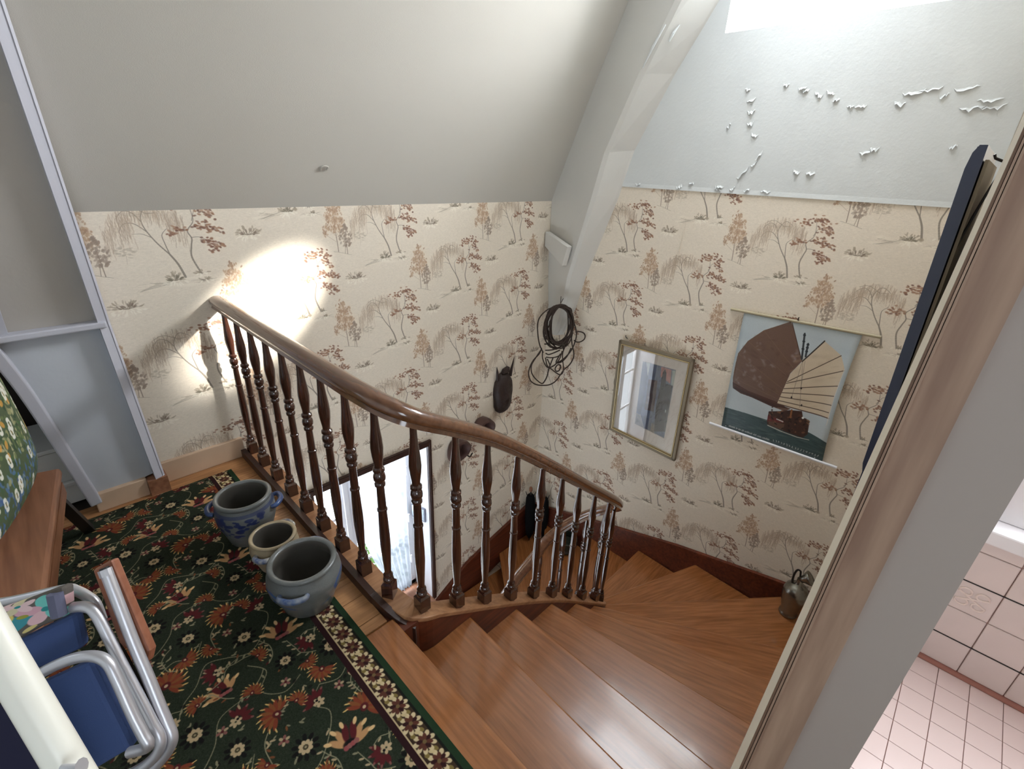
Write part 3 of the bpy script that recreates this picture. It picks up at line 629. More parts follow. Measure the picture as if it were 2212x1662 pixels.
# peeling paint: curled flakes on the white plaster
fl = [(.988,1.995),(.919,1.974),(.865,1.977),(.755,1.909),(.711,1.911),(.548,1.916),(.507,1.96),(.447,1.966),(.387,1.94),(.314,1.967),(.218,1.916),(.27,1.884),(.2,1.886),(1.095,2.03),(1.008,2.011),(1.371,1.838),(1.268,1.966),(1.254,1.907),(1.245,1.847),(1.204,1.786),(1.228,1.582),(1.174,1.639),(1.156,1.677),(1.932,1.487),(1.352,1.498),(1.356,1.478),(1.62,1.49),(1.18,1.485),(1.27,1.492),(1.30,2.02),(.83,1.945),(1.07,1.487),(.857,1.594),(.629,1.701),(.593,1.716),(.285,1.727),(.929,1.597),(1.539,1.508)]
ang = {20:.9, 21:.9, 22:.95, 15:1.0, 7:.1, 9:.05, 10:.1, 11:.05, 12:.1}
for i, (fy, fz) in enumerate(fl):
    a = ang.get(i, random.uniform(-.35, .5)); L = random.uniform(.03, .06) if i not in (6, 7, 10, 11, 20, 12, 9) else .09; wd = random.uniform(.007, .014)
    b = MB(); vs = []; n = 7; q_ = random.Random(i)
    for k in range(n+1):
        t = k/n-.5; e = wd*(1-(2*t)**2)**.5*q_.uniform(.5, 1.5)+.001; jag = q_.uniform(-.006, .006); lift = .010*(1-(2*t)**2)*q_.uniform(.4, 1.2)
        for h, o in ((0, .0003), (.5, .0015+.15*lift), (1, .0015+lift)):
            yy = -t*L*math.cos(a)-h*e*math.sin(a)*.6; zz = t*L*math.sin(a)-h*e+jag
            vs.append((XR-.0045-o, fy+yy, fz+zz))
    fs = [(k*3+q, k*3+q+1, k*3+q+4, k*3+q+3) for k in range(n) for q in range(2)]
    o = b.add(vs, fs).build('paint_flake', M['flake'], wall_right)
MB().tube(catmull([(1.235, 2.592, 1.497), (1.232, 2.582, 1.512), (1.250, 2.576, 1.520), (1.268, 2.578, 1.515), (1.262, 2.588, 1.500)], 4), [.002]+[.005]*15+[.002], 6).build('paint_flake', M['slope'], ceiling_slope)
MB().tube([(3.246, 1.53, 1.28), (3.246, 1.545, 1.0), (3.247, 1.56, .82)], [.001, .004, .001], 6).build('wallpaper_crease', M['wallpaper'], wall_right, uvf=uv_right)

# left truss panel under the slope, with curved brace and eave recess
def lean(z): return 2.62-(max(0, z-.88))*.268
panel = sempty('wall_panel', (.1, 2.62, 0))
br_pts = [(-.032, .058), (-.058, .263), (-.082, .461), (-.111, .664), (-.150, .85)]
low = [(.205, 2.62, .10)]+[(x, 2.62, z) for x, z in br_pts]+[(-.15, 2.62, .88), (.20, 2.62, .88)]
MB().prism(low, (0, .03, 0)).build('lower_panel', M['paint_cool'], panel)
MB().prism([(.20, 2.62, .88), (-.9, 2.62, .88), (-.9, lean(2.6), 2.6), (.16, lean(2.6), 2.6)], (0, .03, .01)).build('upper_panel', M['paint_taupe'], panel)
pp = MB()
for (z0, z1) in ((.08, .88), (.88, 2.6)):
    xa = lambda z: .205-.030*z; xb = lambda z: .240-.030*z if z > .3 else .238-.012*z
    pp.prism([(xa(z0), lean(z0)-.045, z0), (xb(z0), lean(z0)-.03, z0), (xb(z1), lean(z1)-.03, z1), (xa(z1), lean(z1)-.045, z1)], (0, .14, 0))
pp.build('post', M['paint_post'], panel)
pf = MB()
for (z0, z1) in ((.08, .88), (.88, 2.6)):
    pf.prism([(xb(z0)-.002, lean(z0)-.034, z0), (xb(z0)+.006, lean(z0)-.028, z0), (xb(z1)+.006, lean(z1)-.028, z1), (xb(z1)-.002, lean(z1)-.034, z1)], (0, .02, 0))
pf.build('post_edge', M['paint_post'], panel)
MB().box((.168, 2.575, 0), (.250, 2.70, .085)).build('post_foot', M['brownwood'], panel)
bp = catmull([(x, 2.605, z) for x, z in br_pts+[(-.20, 1.05)]], 5)
MB().sweep(bp, [[(-.022, -.035), (.022, -.035), (.022, .035), (-.022, .035)]], up=(0, 1, 0)).build('curved_brace', M['paint_post'], panel, bevel=.006)
MB().box((-.9, 2.565, .865), (.205, 2.63, .892)).build('batten', M['paint_post'], panel, bevel=.006)
MB().prism([(-.115, lean(.892), .892), (-.09, lean(.892), .892), (-.01, lean(2.3), 2.3), (-.035, lean(2.3), 2.3)], (0, -.03, 0)).build('batten', M['paint_post'], panel)
struct(MB().box((-.035, 2.597, 0), (.168, 2.64, .095)).build('baseboard_panel', M['skirting_beige'], bevel=.004))
struct(MB().box((.235, 2.655, 0), (.63, 2.676, .118)).build('baseboard_back', M['skirting_beige'], bevel=.004))
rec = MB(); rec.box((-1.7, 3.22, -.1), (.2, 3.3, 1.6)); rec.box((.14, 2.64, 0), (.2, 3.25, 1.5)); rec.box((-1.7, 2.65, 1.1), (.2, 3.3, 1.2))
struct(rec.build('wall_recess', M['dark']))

# skirting of the stairs
def skirt(name, pts, axis, depth=.42):
    b = MB(); th = .026
    for i in range(len(pts)-1):
        (a, z), (c, w) = pts[i], pts[i+1]
        if axis == 'x': q = [(XR-th, a, z), (XR-th, c, w), (XR-th, c, w-depth), (XR-th, a, z-depth)]; d = (th-.001, 0, 0)
        else: q = [(a, YB-th, z), (c, YB-th, w), (c, YB-th, w-depth), (a, YB-th, z-depth)]; d = (0, th-.001, 0)
        b.prism(q, d)
        if axis == 'x': q = [(XR-th-.008, a, z+.004), (XR-th-.008, c, w+.004), (XR-th-.008, c, w-.014), (XR-th-.008, a, z-.014)]
        else: q = [(a, YB-th-.008, z+.004), (c, YB-th-.008, w+.004), (c, YB-th-.008, w-.014), (a, YB-th-.008, z-.014)]
        b.prism(q, d)
    return struct(b.build(name, M['string']))
skirt('baseboard_right', [(.02, -1.005), (.45, -1.10), (1.1, -1.255), (1.78, -1.46), (2.38, -1.65), (2.649, -1.725)], 'x')
skirt('baseboard_stair_back', [(XR-.03, -1.66), (3.0, -1.725), (2.6, -1.83), (2.27, -1.934), (1.93, -2.132), (1.5, -2.42), (1.0, -2.72)], 'y')

# ------------------------------------------------------------------ staircase
st = thing('staircase', (2.0, 1.4, ZF), 'winding polished brown wooden staircase turning down around an open well', 'staircase')
R_ = .19
nos = {0: ((.632, 1.13), (.632, .022)), 1: ((.955, 1.13), (.928, .022)), 2: ((1.247, 1.13), (1.273, .022)), 3: ((1.525, 1.13), (1.685, .022)), 4: ((1.76, 1.13), (2.145, .022)), 5: ((1.965, 1.13), (2.62, .022)),
 6: ((2.15, 1.17), (3.225, .25)), 7: ((2.25, 1.30), (3.225, .917)), 8: ((2.29, 1.41), (3.225, 1.41)), 9: ((2.25, 1.52), (3.225, 1.903)), 10: ((2.15, 1.65), (3.225, 2.485)),
 11: ((1.985, 1.69), (2.71, 2.65)), 12: ((1.76, 1.69), (2.15, 2.65)), 13: ((1.525, 1.69), (1.68, 2.65)), 14: ((1.247, 1.69), (1.27, 2.65)), 15: ((.96, 1.69), (.95, 2.65))}
for k in range(1, 15):
    (a0, b0), (a1, b1) = nos[k-1], nos[k]
    a0, b0, a1, b1 = [V((*q, 0)) for q in (a0, b0, a1, b1)]
    nd = (b1-a1).normalized(); pd = V((-nd.y, nd.x, 0))
    if pd.dot((a0+b0)/2-(a1+b1)/2) < 0: pd = -pd
    n0 = (b0-a0).normalized(); p0 = V((-n0.y, n0.x, 0))
    if p0.dot((a1+b1)/2-(a0+b0)/2) > 0: p0 = -p0
    A0, B0 = a0+p0*.045, b0+p0*.045
    B0.x = min(B0.x, XR-.025); B0.y = max(.021, min(B0.y, YB-.025))
    pts = [A0, B0]
    if k == 6: pts.append(V((XR-.025, .021, 0)))
    if k == 11: pts.append(V((XR-.025, YB-.025, 0)))
    pts += [b1, a1]
    z = -R_*k
    b = MB().prism([(p.x, p.y, z) for p in pts], (0, 0, -.036))
    uvf = lambda p, nd=nd, pd=pd, k=k: (p.x*nd.x+p.y*nd.y+k*3.1, p.x*pd.x+p.y*pd.y+k*1.7)
    b.build('tread', M['tread'], st, bevel=.009, uvf=uvf)
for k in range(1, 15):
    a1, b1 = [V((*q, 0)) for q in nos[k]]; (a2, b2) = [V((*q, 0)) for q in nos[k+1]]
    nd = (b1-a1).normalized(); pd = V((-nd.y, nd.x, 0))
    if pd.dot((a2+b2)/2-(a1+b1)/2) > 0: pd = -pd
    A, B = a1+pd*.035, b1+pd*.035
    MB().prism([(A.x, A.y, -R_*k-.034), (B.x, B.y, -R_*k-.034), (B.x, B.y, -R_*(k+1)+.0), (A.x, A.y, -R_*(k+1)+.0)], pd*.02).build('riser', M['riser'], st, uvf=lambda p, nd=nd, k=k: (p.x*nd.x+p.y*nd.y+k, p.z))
# inner string, sweeping round the well
spath = [(.672, 2.67, .03), (.672, 2.0, .03), (.672, 1.40, .03), (.673, 1.30, .029), (.680, 1.225, .024), (.700, 1.155, .012), (.742, 1.125, -.010), (.80, 1.122, -.042), (.909, 1.125, -.116), (1.236, 1.125, -.331), (1.566, 1.125, -.57), (1.88, 1.125, -.833), (2.06, 1.125, -.99)]
for i in range(1, 12):
    a = -math.pi/2+math.pi*i/12; spath.append((2.06+.285*math.cos(a), 1.41+.285*math.sin(a), -.99-.94*i/12))
spath += [(2.06, 1.695, -1.93), (1.88, 1.695, -2.06), (1.566, 1.695, -2.33), (1.236, 1.695, -2.57), (.95, 1.695, -2.78)]
sp_s = catmull(spath, 3)
side = MB(); top = MB()
def plan_sweep(mb, path, w0, w1, zt, zb):
    P = [V(p) for p in path]; vs = []
    for i, p in enumerate(P):
        t = P[min(i+1, len(P)-1)]-P[max(i-1, 0)]; t.z = 0; t.normalize(); s_ = V((t.y, -t.x, 0))   # s_: right of travel
        vs += [p+s_*w0+V((0, 0, zt)), p+s_*w1+V((0, 0, zt)), p+s_*w1+V((0, 0, zb)), p+s_*w0+V((0, 0, zb))]
    fs = [(i*4+k, i*4+(k+1) % 4, (i+1)*4+(k+1) % 4, (i+1)*4+k) for i in range(len(P)-1) for k in range(4)]
    fs += [(0, 1, 2, 3), tuple(len(vs)-4+k for k in range(4))]
    mb.add(vs, fs)
plan_sweep(side, sp_s, .040, -.036, -.022, -.32); side.build('inner_string', M['string'], st)
plan_sweep(top, sp_s, .042, -.040, 0, -.022); top.build('string_cap', M['string_top'], st, bevel=.004)
ed = MB(); plan_sweep(ed, catmull([(.622, 2.655, .046), (.622, 2.0, .046), (.622, 1.36, .044), (.625, 1.27, .038), (.634, 1.20, .025), (.655, 1.14, .0), (.690, 1.095, -.03)], 4), .013, -.013, 0, -.085)
ed.build('edge_moulding', M['darkwood'], st, bevel=.006)

# ------------------------------------------------------------------ balustrade
bal = thing('balustrade', (.66, 1.9, 0), 'dark turned wooden balustrade with brown handrail from landing down the stairs', 'balustrade')
rp = [(.655, 2.668, .885), (.655, 2.2, .885), (.655, 1.7, .885), (.655, 1.40, .885), (.660, 1.28, .882), (.678, 1.195, .870), (.715, 1.14, .847), (.775, 1.120, .808), (.90, 1.120, .735), (1.076, 1.120, .625), (1.28, 1.120, .470), (1.493, 1.120, .296), (1.70, 1.120, .122), (1.90, 1.120, -.045), (2.08, 1.120, -.195)]
for i in range(1, 10):
    a = -math.pi/2+math.pi*i/10; rp.append((2.08+.275*math.cos(a), 1.395+.275*math.sin(a), -.195-.82*i/10))
rp += [(2.08, 1.67, -1.02), (1.88, 1.69, -1.16), (1.566, 1.69, -1.42), (1.236, 1.69, -1.68), (.95, 1.69, -1.90)]
rps = catmull(rp, 4)
sec = [(.018, -.030), (.030, -.026), (.026, -.012), (.034, -.006), (.0355, .006), (.032, .018), (.022, .027), (.010, .031), (-.010, .031), (-.022, .027), (-.032, .018), (-.0355, .006), (-.034, -.006), (-.026, -.012), (-.030, -.026), (-.018, -.030)]
MB().sweep(rps, [sec], up=(0, 0, 1)).build('handrail', M['rail'], bal, smooth=True, auto=50)
prof = [(.015, .085), (.019, .088), (.021, .098), (.019, .108), (.0135, .114), (.0135, .118), (.018, .123), (.018, .130), (.0125, .138), (.0125, .15), (.0145, .20), (.0185, .30), (.0185, .36), (.0165, .45), (.015, .492), (.018, .496), (.018, .504), (.0148, .508), (.0145, .56), (.0135, .618), (.0185, .625), (.019, .636), (.0145, .643), (.0205, .655), (.0215, .668), (.0195, .682), (.0145, .690), (.0205, .698), (.020, .710), (.0145, .717), (.0145, .73), (.0195, .775), (.0215, .81), (.0195, .85), (.0150, .90), (.0122, .95), (.0115, 1.0)]
bb = MB().box((-.0225, -.0225, 0), (.0225, .0225, .075)); bb.prism([(-.0225, -.0225, .075), (.0225, -.0225, .075), (.0225, .0225, .075), (-.0225, .0225, .075)], (0, 0, .001))
bb.add([(-.0225, -.0225, .075), (.0225, -.0225, .075), (.0225, .0225, .075), (-.0225, .0225, .075), (-.013, -.013, .09), (.013, -.013, .09), (.013, .013, .09), (-.013, .013, .09)], [(0, 1, 5, 4), (1, 2, 6, 5), (2, 3, 7, 6), (3, 0, 4, 7), (4, 5, 6, 7)])
bb.lathe(prof, (0, 0, 0), 16)
off = len(bb.v)
me_c = sum((V(p) for p in bb.v), V())/len(bb.v)
first = bb.build('baluster', M['baluster'], bal, smooth=True, auto=35)
pos = [(.660, y, .03, .857) for y in (2.617, 2.447, 2.274, 2.098, 1.930, 1.757, 1.583, 1.405)] + [(.676, 1.245, .024, .848), (.745, 1.130, -.008, .80)]
def zrail(x):
    pts = [q for q in rp if abs(q[1]-1.12) < .03 and q[0] <= 2.081]
    for i in range(len(pts)-1):
        if pts[i][0] <= x <= pts[i+1][0]: t = (x-pts[i][0])/(pts[i+1][0]-pts[i][0]); return pts[i][2]+(pts[i+1][2]-pts[i][2])*t
    return pts[-1][2]
for x, z in ((.909, -.116), (1.065, -.218), (1.236, -.331), (1.409, -.452), (1.566, -.57), (1.721, -.700), (1.881, -.834), (2.045, -.976)): pos.append((x, 1.122, z, zrail(x)-.028))
for i in (2.2, 4.3, 6.4, 8.5, 10.8):
    a = -math.pi/2+math.pi*i/12; pos.append((2.06+.283*math.cos(a), 1.408+.28*math.sin(a), -.99-.94*i/12, -.225-.81*i/12))
for x in (1.92, 1.75, 1.58, 1.41): pos.append((x, 1.692, -1.93-(2.06-x)*.80, -1.05-(2.08-x)*.80))
H0 = 1.0
for i, (x, y, z0, z1) in enumerate(pos):
    h = z1-z0; c = V((x, y, z0))+V((me_c.x, me_c.y, me_c.z*h))
    rz = 0 if i < 8 or 9 < i < 18 else math.atan2(y-1.408, x-2.06) if i >= 18 else .6*(9-i)
    if i == 0: first.location = c-WPOS['balustrade']; first.scale = (1, 1, h); WPOS[first.name] = c
    else: link_copy(first, 'baluster', c, bal, (1, 1, h), rz)

# ------------------------------------------------------------------ stair window
win = sempty('window_1', (1.42, 2.9, -1.3))
for lo, hi in (((wx0-.02, 2.652, wz1-.002), (wx1+.012, 2.676, wz1+.045)), ((wx1-.002, 2.652, wz0), (wx1+.03, 2.676, wz1+.045)), ((wx0-.03, 2.652, wz0), (wx0+.002, 2.676, wz1+.045))):
    b = MB().box(lo, hi); b.box((lo[0]+.008, 2.646, lo[2]+.008), (hi[0]-.008, 2.66, hi[2]-.008)); b.build('window_trim', M['darkwood'], win, bevel=.003)
MB().box((wx1-.004, 2.676, wz0), (wx1+.001, 2.99, wz1)).build('reveal', M['gloss_white'], win)
MB().box((wx0-.001, 2.676, wz0), (wx0+.004, 2.99, wz1)).build('reveal', M['gloss_white'], win)
MB().box((wx0, 2.676, wz1-.004), (wx1, 2.99, wz1+.001)).build('reveal', M['gloss_white'], win)
MB().box((wx0, 2.62, wz0-.02), (wx1, 2.99, wz0+.012)).build('window_sill', M['brownwood'], win, bevel=.005)
fy0, fy1 = 2.93, 2.975
for x0, x1, z0, z1 in ((wx0, wx0+.04, wz0, wz1), (wx1-.055, wx1, wz0, wz1), (wx0, wx1, wz1-.05, wz1), (wx0, wx1, wz0, wz0+.06), (1.235, 1.345, wz0+.06, wz1-.05)):
    b = MB().box((x0, fy0, z0), (x1, fy1, z1))
    if x1-x0 < .12 and x1-x0 > .1: b.box((x0+.035, fy0-.018, z0), (x0+.075, fy0, z1))
    b.build('window_frame', M['gloss_white'], win, bevel=.005)
for z in (-.98, -1.52):
    MB().box((wx0+.04, 2.94, z), (wx1-.055, 2.962, z+.025)).build('glazing_bar', M['gloss_white'], win)
for x0, x1 in ((wx0+.04, 1.235), (1.345, wx1-.055)): MB().add([(x0, 2.955, wz0+.06), (x1, 2.955, wz0+.06), (x1, 2.955, wz1-.05), (x0, 2.955, wz1-.05)], [(0, 1, 2, 3)]).build('pane', M['glass'], win)
for z in (-.75, -1.25, -1.72): MB().tube([(wx1-.048, 2.915, z), (wx1-.048, 2.915, z-.085)], .007, 8).build('hinge', M['gloss_white'], win, smooth=True)
# sheer curtain pulled aside
b = MB(); nx, nz = 60, 26; vs = []
for j in range(nz+1):
    z = -.50-(1.55)*j/nz; t = j/nz
    xl = 1.345+.015*t+(.26*max(0, (t-.35)/.65)**1.25); xr = 1.815-.012*t
    for i in range(nx+1):
        s_ = i/nx; x = xl+(xr-xl)*s_
        vs.append((x, 2.895+.014*math.sin(s_*44+1.1*math.sin(3*t))+.008*math.sin(s_*17+t*3), z))
fs = [(j*(nx+1)+i, j*(nx+1)+i+1, (j+1)*(nx+1)+i+1, (j+1)*(nx+1)+i) for j in range(nz) for i in range(nx)]
cur = b.add(vs, fs).build('curtain', M['curtain'], smooth=True); tag(cur, 'white sheer curtain gathered aside in the stair window', 'curtain')
b = MB().tube([(1.30, 2.897, -.495), (1.845, 2.897, -.495)], .006, 8); b.build('curtain_rod', M['gloss_white'], cur)
# framed card on the window reveal
cd = thing('framed_card', (wx1-.01, 2.92, -1.26), 'small framed card on the white side reveal of the stair window', 'picture')
MB().prism([(1.875, 3.005-.09, -1.15), (1.875, 2.72, -1.10), (1.875, 2.72, -1.24), (1.875, 3.005-.09, -1.29)], (-.012, 0, 0)).build('frame', mat('card_frame', (120, 124, 140), .5), cd)
MB().prism([(1.862, 2.905, -1.160), (1.862, 2.73, -1.112), (1.862, 2.73, -1.228), (1.862, 2.905, -1.278)], (-.002, 0, 0)).build('card', mat('card_print', (206, 220, 222), .4, rgb2=(150, 160, 172), vscale=18), cd)
# garden shrub outside
rr = random.Random(8)
sh = thing('garden_shrub', (2.15, 4.5, -4.2), 'bright green garden shrub seen outside through the stair window', 'shrub')
lf = MB()
for k in range(1500):
    a, e, r = rr.uniform(0, 6.28), rr.uniform(-1.2, 1.4), rr.uniform(.35, 1)
    c = V((2.15+.75*r*math.cos(a)*math.cos(e), 4.5+.45*r*math.sin(a)*math.cos(e), -3.45+.75*r*math.sin(e)))
    d = V((rr.uniform(-1, 1), rr.uniform(-1, 1), rr.uniform(-.6, 1))).normalized(); n = d.orthogonal().normalized(); w = rr.uniform(.02, .035)
    lf.add([c, c+d*w*1.3+n*w*.7, c+d*w*2.8, c+d*w*1.3-n*w*.7], [(0, 1, 2, 3)])
o = lf.build('foliage', M['leaf'], sh); o['kind'] = 'stuff'
MB().tube([(2.15, 4.5, -4.2), (2.16, 4.5, -3.3)], [.04, .02], 8).build('stem', M['darkwood'], sh)

# ------------------------------------------------------------------ door casing, bathroom
door = sempty('door_1', (.66, -.03, 0))
E_ = {'wo': (.051, -.022), 'wi': (.039, -.0155), 'g': (.0237, -.0106), 'c': (-.0165, -.0098), 'f': (-.083, -.0096)}
ey = lambda n, z, t=0: E_[n][0]+E_[n][1]*z
def vstrip(name, mt, f0, f1, x, d, z0=0, z1=2.15):
    return MB().prism([(x, f0(z0), z0), (x, f1(z0), z0), (x, f1(z1), z1), (x, f0(z1), z1)], (d, 0, 0)).build(name, mt, door)
pe = MB(); q_ = [(x_, f_(z_)*x_/.652, z_) for x_, n_, z_ in ((.652, 'wi', 0), (.72, 'wo', 0), (.72, 'wo', 2.15), (.652, 'wi', 2.15)) for f_ in ((lambda z, n_=n_: ey(n_, z)),)]
pe.prism(q_, (.03, -.035, 0)).build('plaster_edge', M['cream'], door)
mix = lambda t: (lambda z: ey('wi', z)*(1-t)+ey('g', z)*t)
vstrip('casing_bead', M['casing'], mix(0), mix(.30), .646, .02)
vstrip('casing_bead', M['casing'], mix(.38), mix(.62), .640, .02)
vstrip('casing_bead', M['casing'], mix(.72), mix(1.0), .640, .02)
vstrip('casing_back', M['casing'], mix(.02), mix(1.0), .651, .02)
vstrip('casing', M['casing'], lambda z: ey('g', z)+.0, lambda z: ey('c', z), .645, .03)
vstrip('jamb', M['jamb'], lambda z: ey('c', z), lambda z: ey('f', z), .655, .075)
struct(MB().box((.66, -.08, 2.15), (.74, .05, 3.05)).build('wall_door_head', M['paint']))
wb2 = MB(); wb2.box((.66, -1.4, -.1), (.74, -.88, 3.05)); wb2.box((.66, -.88, 2.1), (.74, -.08, 3.05)); struct(wb2.build('wall_bathroom', M['paint']))
bw = MB(); bw.box((1.925, -1.5, -.1), (2.05, -.075, .56)); bw.box((1.925, -.26, .56), (2.05, -.075, 2.6)); bw.box((1.925, -1.5, 1.7), (2.05, -.26, 2.6)); bw.box((1.925, -1.5, .56), (2.05, -1.25, 1.7))
bw.box((.74, -1.55, -.1), (2.05, -1.45, 2.6)); bath = struct(bw.build('wall_bathroom_far', M['grout']))
struct(MB().box((.74, -1.5, 2.5), (2.05, -.075, 2.6)).build('ceiling_bathroom', M['paint']))
bfl = struct(MB().box((.50, -1.5, -.06), (1.93, -.075, -.006)).build('floor_bathroom', M['fgrout']))
wt = None
for r in range(5):
    for c in range(10):
        y1 = -.137-.1195*c+.0; z0 = .013+.1195*r
        hgt = .117 if r < 4 else .06
        if wt is None or r == 4:
            t_ = MB().box((1.917, y1-.117, z0), (1.926, y1, z0+hgt)).build('tile', M['tile'], bath, bevel=.003)
            if wt is None: wt = t_
        else: link_copy(wt, 'tile', (1.9215, y1-.0585, z0+.0585), bath)
for z in (.1315, .3705): MB().box((1.9158, -1.4, z-.0016), (1.9185, -.08, z+.0016)).build('dark_joint', M['blackmetal'], bath)
MB().box((1.905, -1.45, 0), (1.926, -.076, .012)).build('floor_joint', mat('joint_brown', (170, 120, 108), .8), bath)
# white scroll relief on one tile
def curl(cy, cz, sy, sz):
    pts = []
    for k in range(15):
        t = k/14*5.2; r = .020*(1-t/8); pts.append((1.9155, cy+sy*(.018+r*math.cos(t)), cz+sz*(.018+r*math.sin(t))))
    return MB().tube([(1.9155, cy, cz)]+pts, .0032, 6)
for sy in (-1, 1):
    for sz in (-1, 1): curl(-.316, .312, sy, sz).build('scroll_relief', M['whiteline'], bath)
ft = None
for i in range(14):
    for j in range(15):
        x = 1.905-.0845*(i+1); y = -.0775-.0845*(j+1)+.0
        c = (x+.0422, y+.0422, -.003)
        if ft is None: ft = MB().box((x+.0012, y+.0012, -.006), (x+.0832, y+.0832, 0)).build('tile', M['ftile'], bfl)
        else: link_copy(ft, 'tile', c, bfl)
wb_ = sempty('window_3', (1.93, -.7, 1.1))
MB().box((1.87, -1.3, .55), (1.99, -.20, .60)).build('window_sill', M['gloss_white'], wb_, bevel=.006)
for lo, hi in (((1.95, -.345, .60), (1.99, -.26, 1.7)), ((1.95, -1.25, .60), (1.99, -.345, .67)), ((1.95, -1.25, 1.63), (1.99, -.345, 1.7)), ((1.95, -1.25, .67), (1.99, -1.19, 1.63))): MB().box(lo, hi).build('window_frame', M['gloss_white'], wb_, bevel=.005)
MB().add([(1.968, -1.19, .67), (1.968, -.345, .67), (1.968, -.345, 1.63), (1.968, -1.19, 1.63)], [(0, 1, 2, 3)]).build('pane', M['glass'], wb_)

# ------------------------------------------------------------------ rug
rw, rh = 1.62, 3.2; rx1, ry1 = .524, 2.570
M['rug'] = imgmat('rug_print', paint_rug(rw, rh, 0), .95, .35, 500, extend='EXTEND', spec=.1)
rg = MB(); nxr, nyr = 30, 60; vs = []
for j in range(nyr+1):
    for i in range(nxr+1):
        x = rx1-rw+rw*i/nxr; y = ry1-rh+rh*j/nyr
        e = min(i, nxr-i, j, nyr-j); vs.append((x, y, .011 if e > 0 else .001))
fs = [(j*(nxr+1)+i, j*(nxr+1)+i+1, (j+1)*(nxr+1)+i+1, (j+1)*(nxr+1)+i) for j in range(nyr) for i in range(nxr)]
rug = rg.add(vs, fs).build('rug', M['rug'], uvf=lambda p: ((p.x-rx1+rw)/rw, (p.y-ry1+rh)/rh)); tag(rug, 'dark green oriental rug with red and cream flowers and rosette border', 'rug')

# ------------------------------------------------------------------ crocks
def crock(name, c, r, h, kind, label, handles, belly=1.12, inner='inside'):
    t = thing(name, (c[0], c[1], .011), label, 'crock', 'stoneware crocks in a row on the rug')
    th = .014
    pr = [(r*.70, .0), (r*.78, .006), (r*.90, h*.25), (r*belly*.97, h*.5), (r*belly, h*.64), (r*belly*.97, h*.78), (r*.95, h*.88), (r*.945, h*.905), (r*1.0, h*.915), (r*1.035, h*.945), (r*1.03, h*.98), (r*.98, h), (r*.90, h*.995), (r*.855, h*.97), (r*.845, h*.90), (r*.86, h*.8), (r*(belly-.13), h*.64), (r*.84, h*.3), (r*.66, .02)]
    b = MB().lathe([(a, z) for a, z in pr], (c[0], c[1], .011), 48)
    seg = 48
    mt = imgmat(name+'_glaze_%d' % kind, paint_crock(kind), .28, .1, 60, spec=.6)
    def uvf(p): a = math.atan2(p.y-c[1], p.x-c[0])/(2*math.pi) % 1; return (a, (p.z-.011)/h)
    o = b.build('body', mt, t, smooth=True, auto=60); o.data.materials.append(M['inside'])
    for pi, poly in enumerate(o.data.polygons):
        if pi >= seg*13 and pi < seg*18: poly.material_index = 1
    L = o.data.uv_layers.new(name='UVMap')
    for poly in o.data.polygons:
        us = []
        for li in poly.loop_indices: us.append(uvf(V(b.v[o.data.loops[li].vertex_index])))
        mx = max(u_[0] for u_ in us)
        for li, u_ in zip(poly.loop_indices, us): L.data[li].uv = (u_[0]+1 if mx-u_[0] > .5 else u_[0], u_[1])
    hm = mat('%s_handle_%d' % (name, kind), (150, 156, 164) if kind == 3 else (60, 70, 110) if kind == 1 else (196, 190, 178), .3, rgb2=(60, 84, 130), vscale=40)
    for ang_ in handles:
        n = V((math.cos(ang_), math.sin(ang_), 0)); s_ = V((-n.y, n.x, 0)); w = .040 if kind != 2 else .03
        P0 = V((c[0], c[1], .011+h*.74))+n*(r*belly*.985)
        path = catmull([P0-s_*w*1.15-n*.008, P0-s_*w+n*.012+V((0, 0, .004)), P0+n*.026+V((0, 0, .006)), P0+s_*w+n*.012+V((0, 0, .004)), P0+s_*w*1.15-n*.008], 5)
        MB().tube(path, [.009+.002*math.sin(math.pi*i/(len(path)-1)) for i in range(len(path))], 10).build('handle', hm, t, smooth=True)
    return t
crock('stoneware_crock', (.417, 1.956), .108, .225, 1, 'grey stoneware crock with dark cobalt painting, nearest the back wall of three', (-.45, 2.6), 1.10)
crock('stoneware_crock', (.437, 1.712), .086, .152, 2, 'small cream glazed stoneware crock between two blue-grey ones', (3.95, .75), 1.08)
crock('stoneware_crock', (.447, 1.446), .116, .205, 3, 'large grey stoneware crock with pale blue spiral at the stair edge', (4.02, .9), 1.13)

# ------------------------------------------------------------------ jug on the winder
jc = (3.055, .215, -R_*6)
jg = thing('pewter_jug', jc, 'dark pewter jug with flared spout standing on the winder by the right wall', 'jug')
MB().lathe([(.052, 0), (.058, .006), (.056, .018), (.050, .03), (.055, .06), (.066, .11), (.075, .16), (.076, .20), (.066, .235), (.045, .255), (.024, .264), (.019, .275), (.019, .31), (.014, .31), (.014, .27), (.05, .2), (.04, .03)], jc, 32).build('body', M['pewter'], jg, smooth=True, auto=50)
J = V(jc)+V((0, 0, .305)); sd = V((.25, -.95, .0)).normalized()
b = MB()
rings = []
for k, (t_, r_) in enumerate(((0, .019), (.018, .023), (.040, .037), (.064, .050))):
    ctr = J+sd*(t_*.85)+V((0, 0, t_*.55)); ax = (sd*.75+V((0, 0, .65))).normalized(); s1 = ax.cross(V((0, 0, 1))).normalized(); s2 = s1.cross(ax)
    rings.append([ctr+s1*r_*math.cos(2*math.pi*i/20)*1.0+s2*r_*math.sin(2*math.pi*i/20)*1.1 for i in range(20)])
vs = [p for r_ in rings for p in r_]; fs = [(k*20+i, k*20+(i+1) % 20, (k+1)*20+(i+1) % 20, (k+1)*20+i) for k in range(3) for i in range(20)]
o = b.add(vs, fs).build('spout', M['pewter'], jg, smooth=True); sm = o.modifiers.new('t', 'SOLIDIFY'); sm.thickness = .003
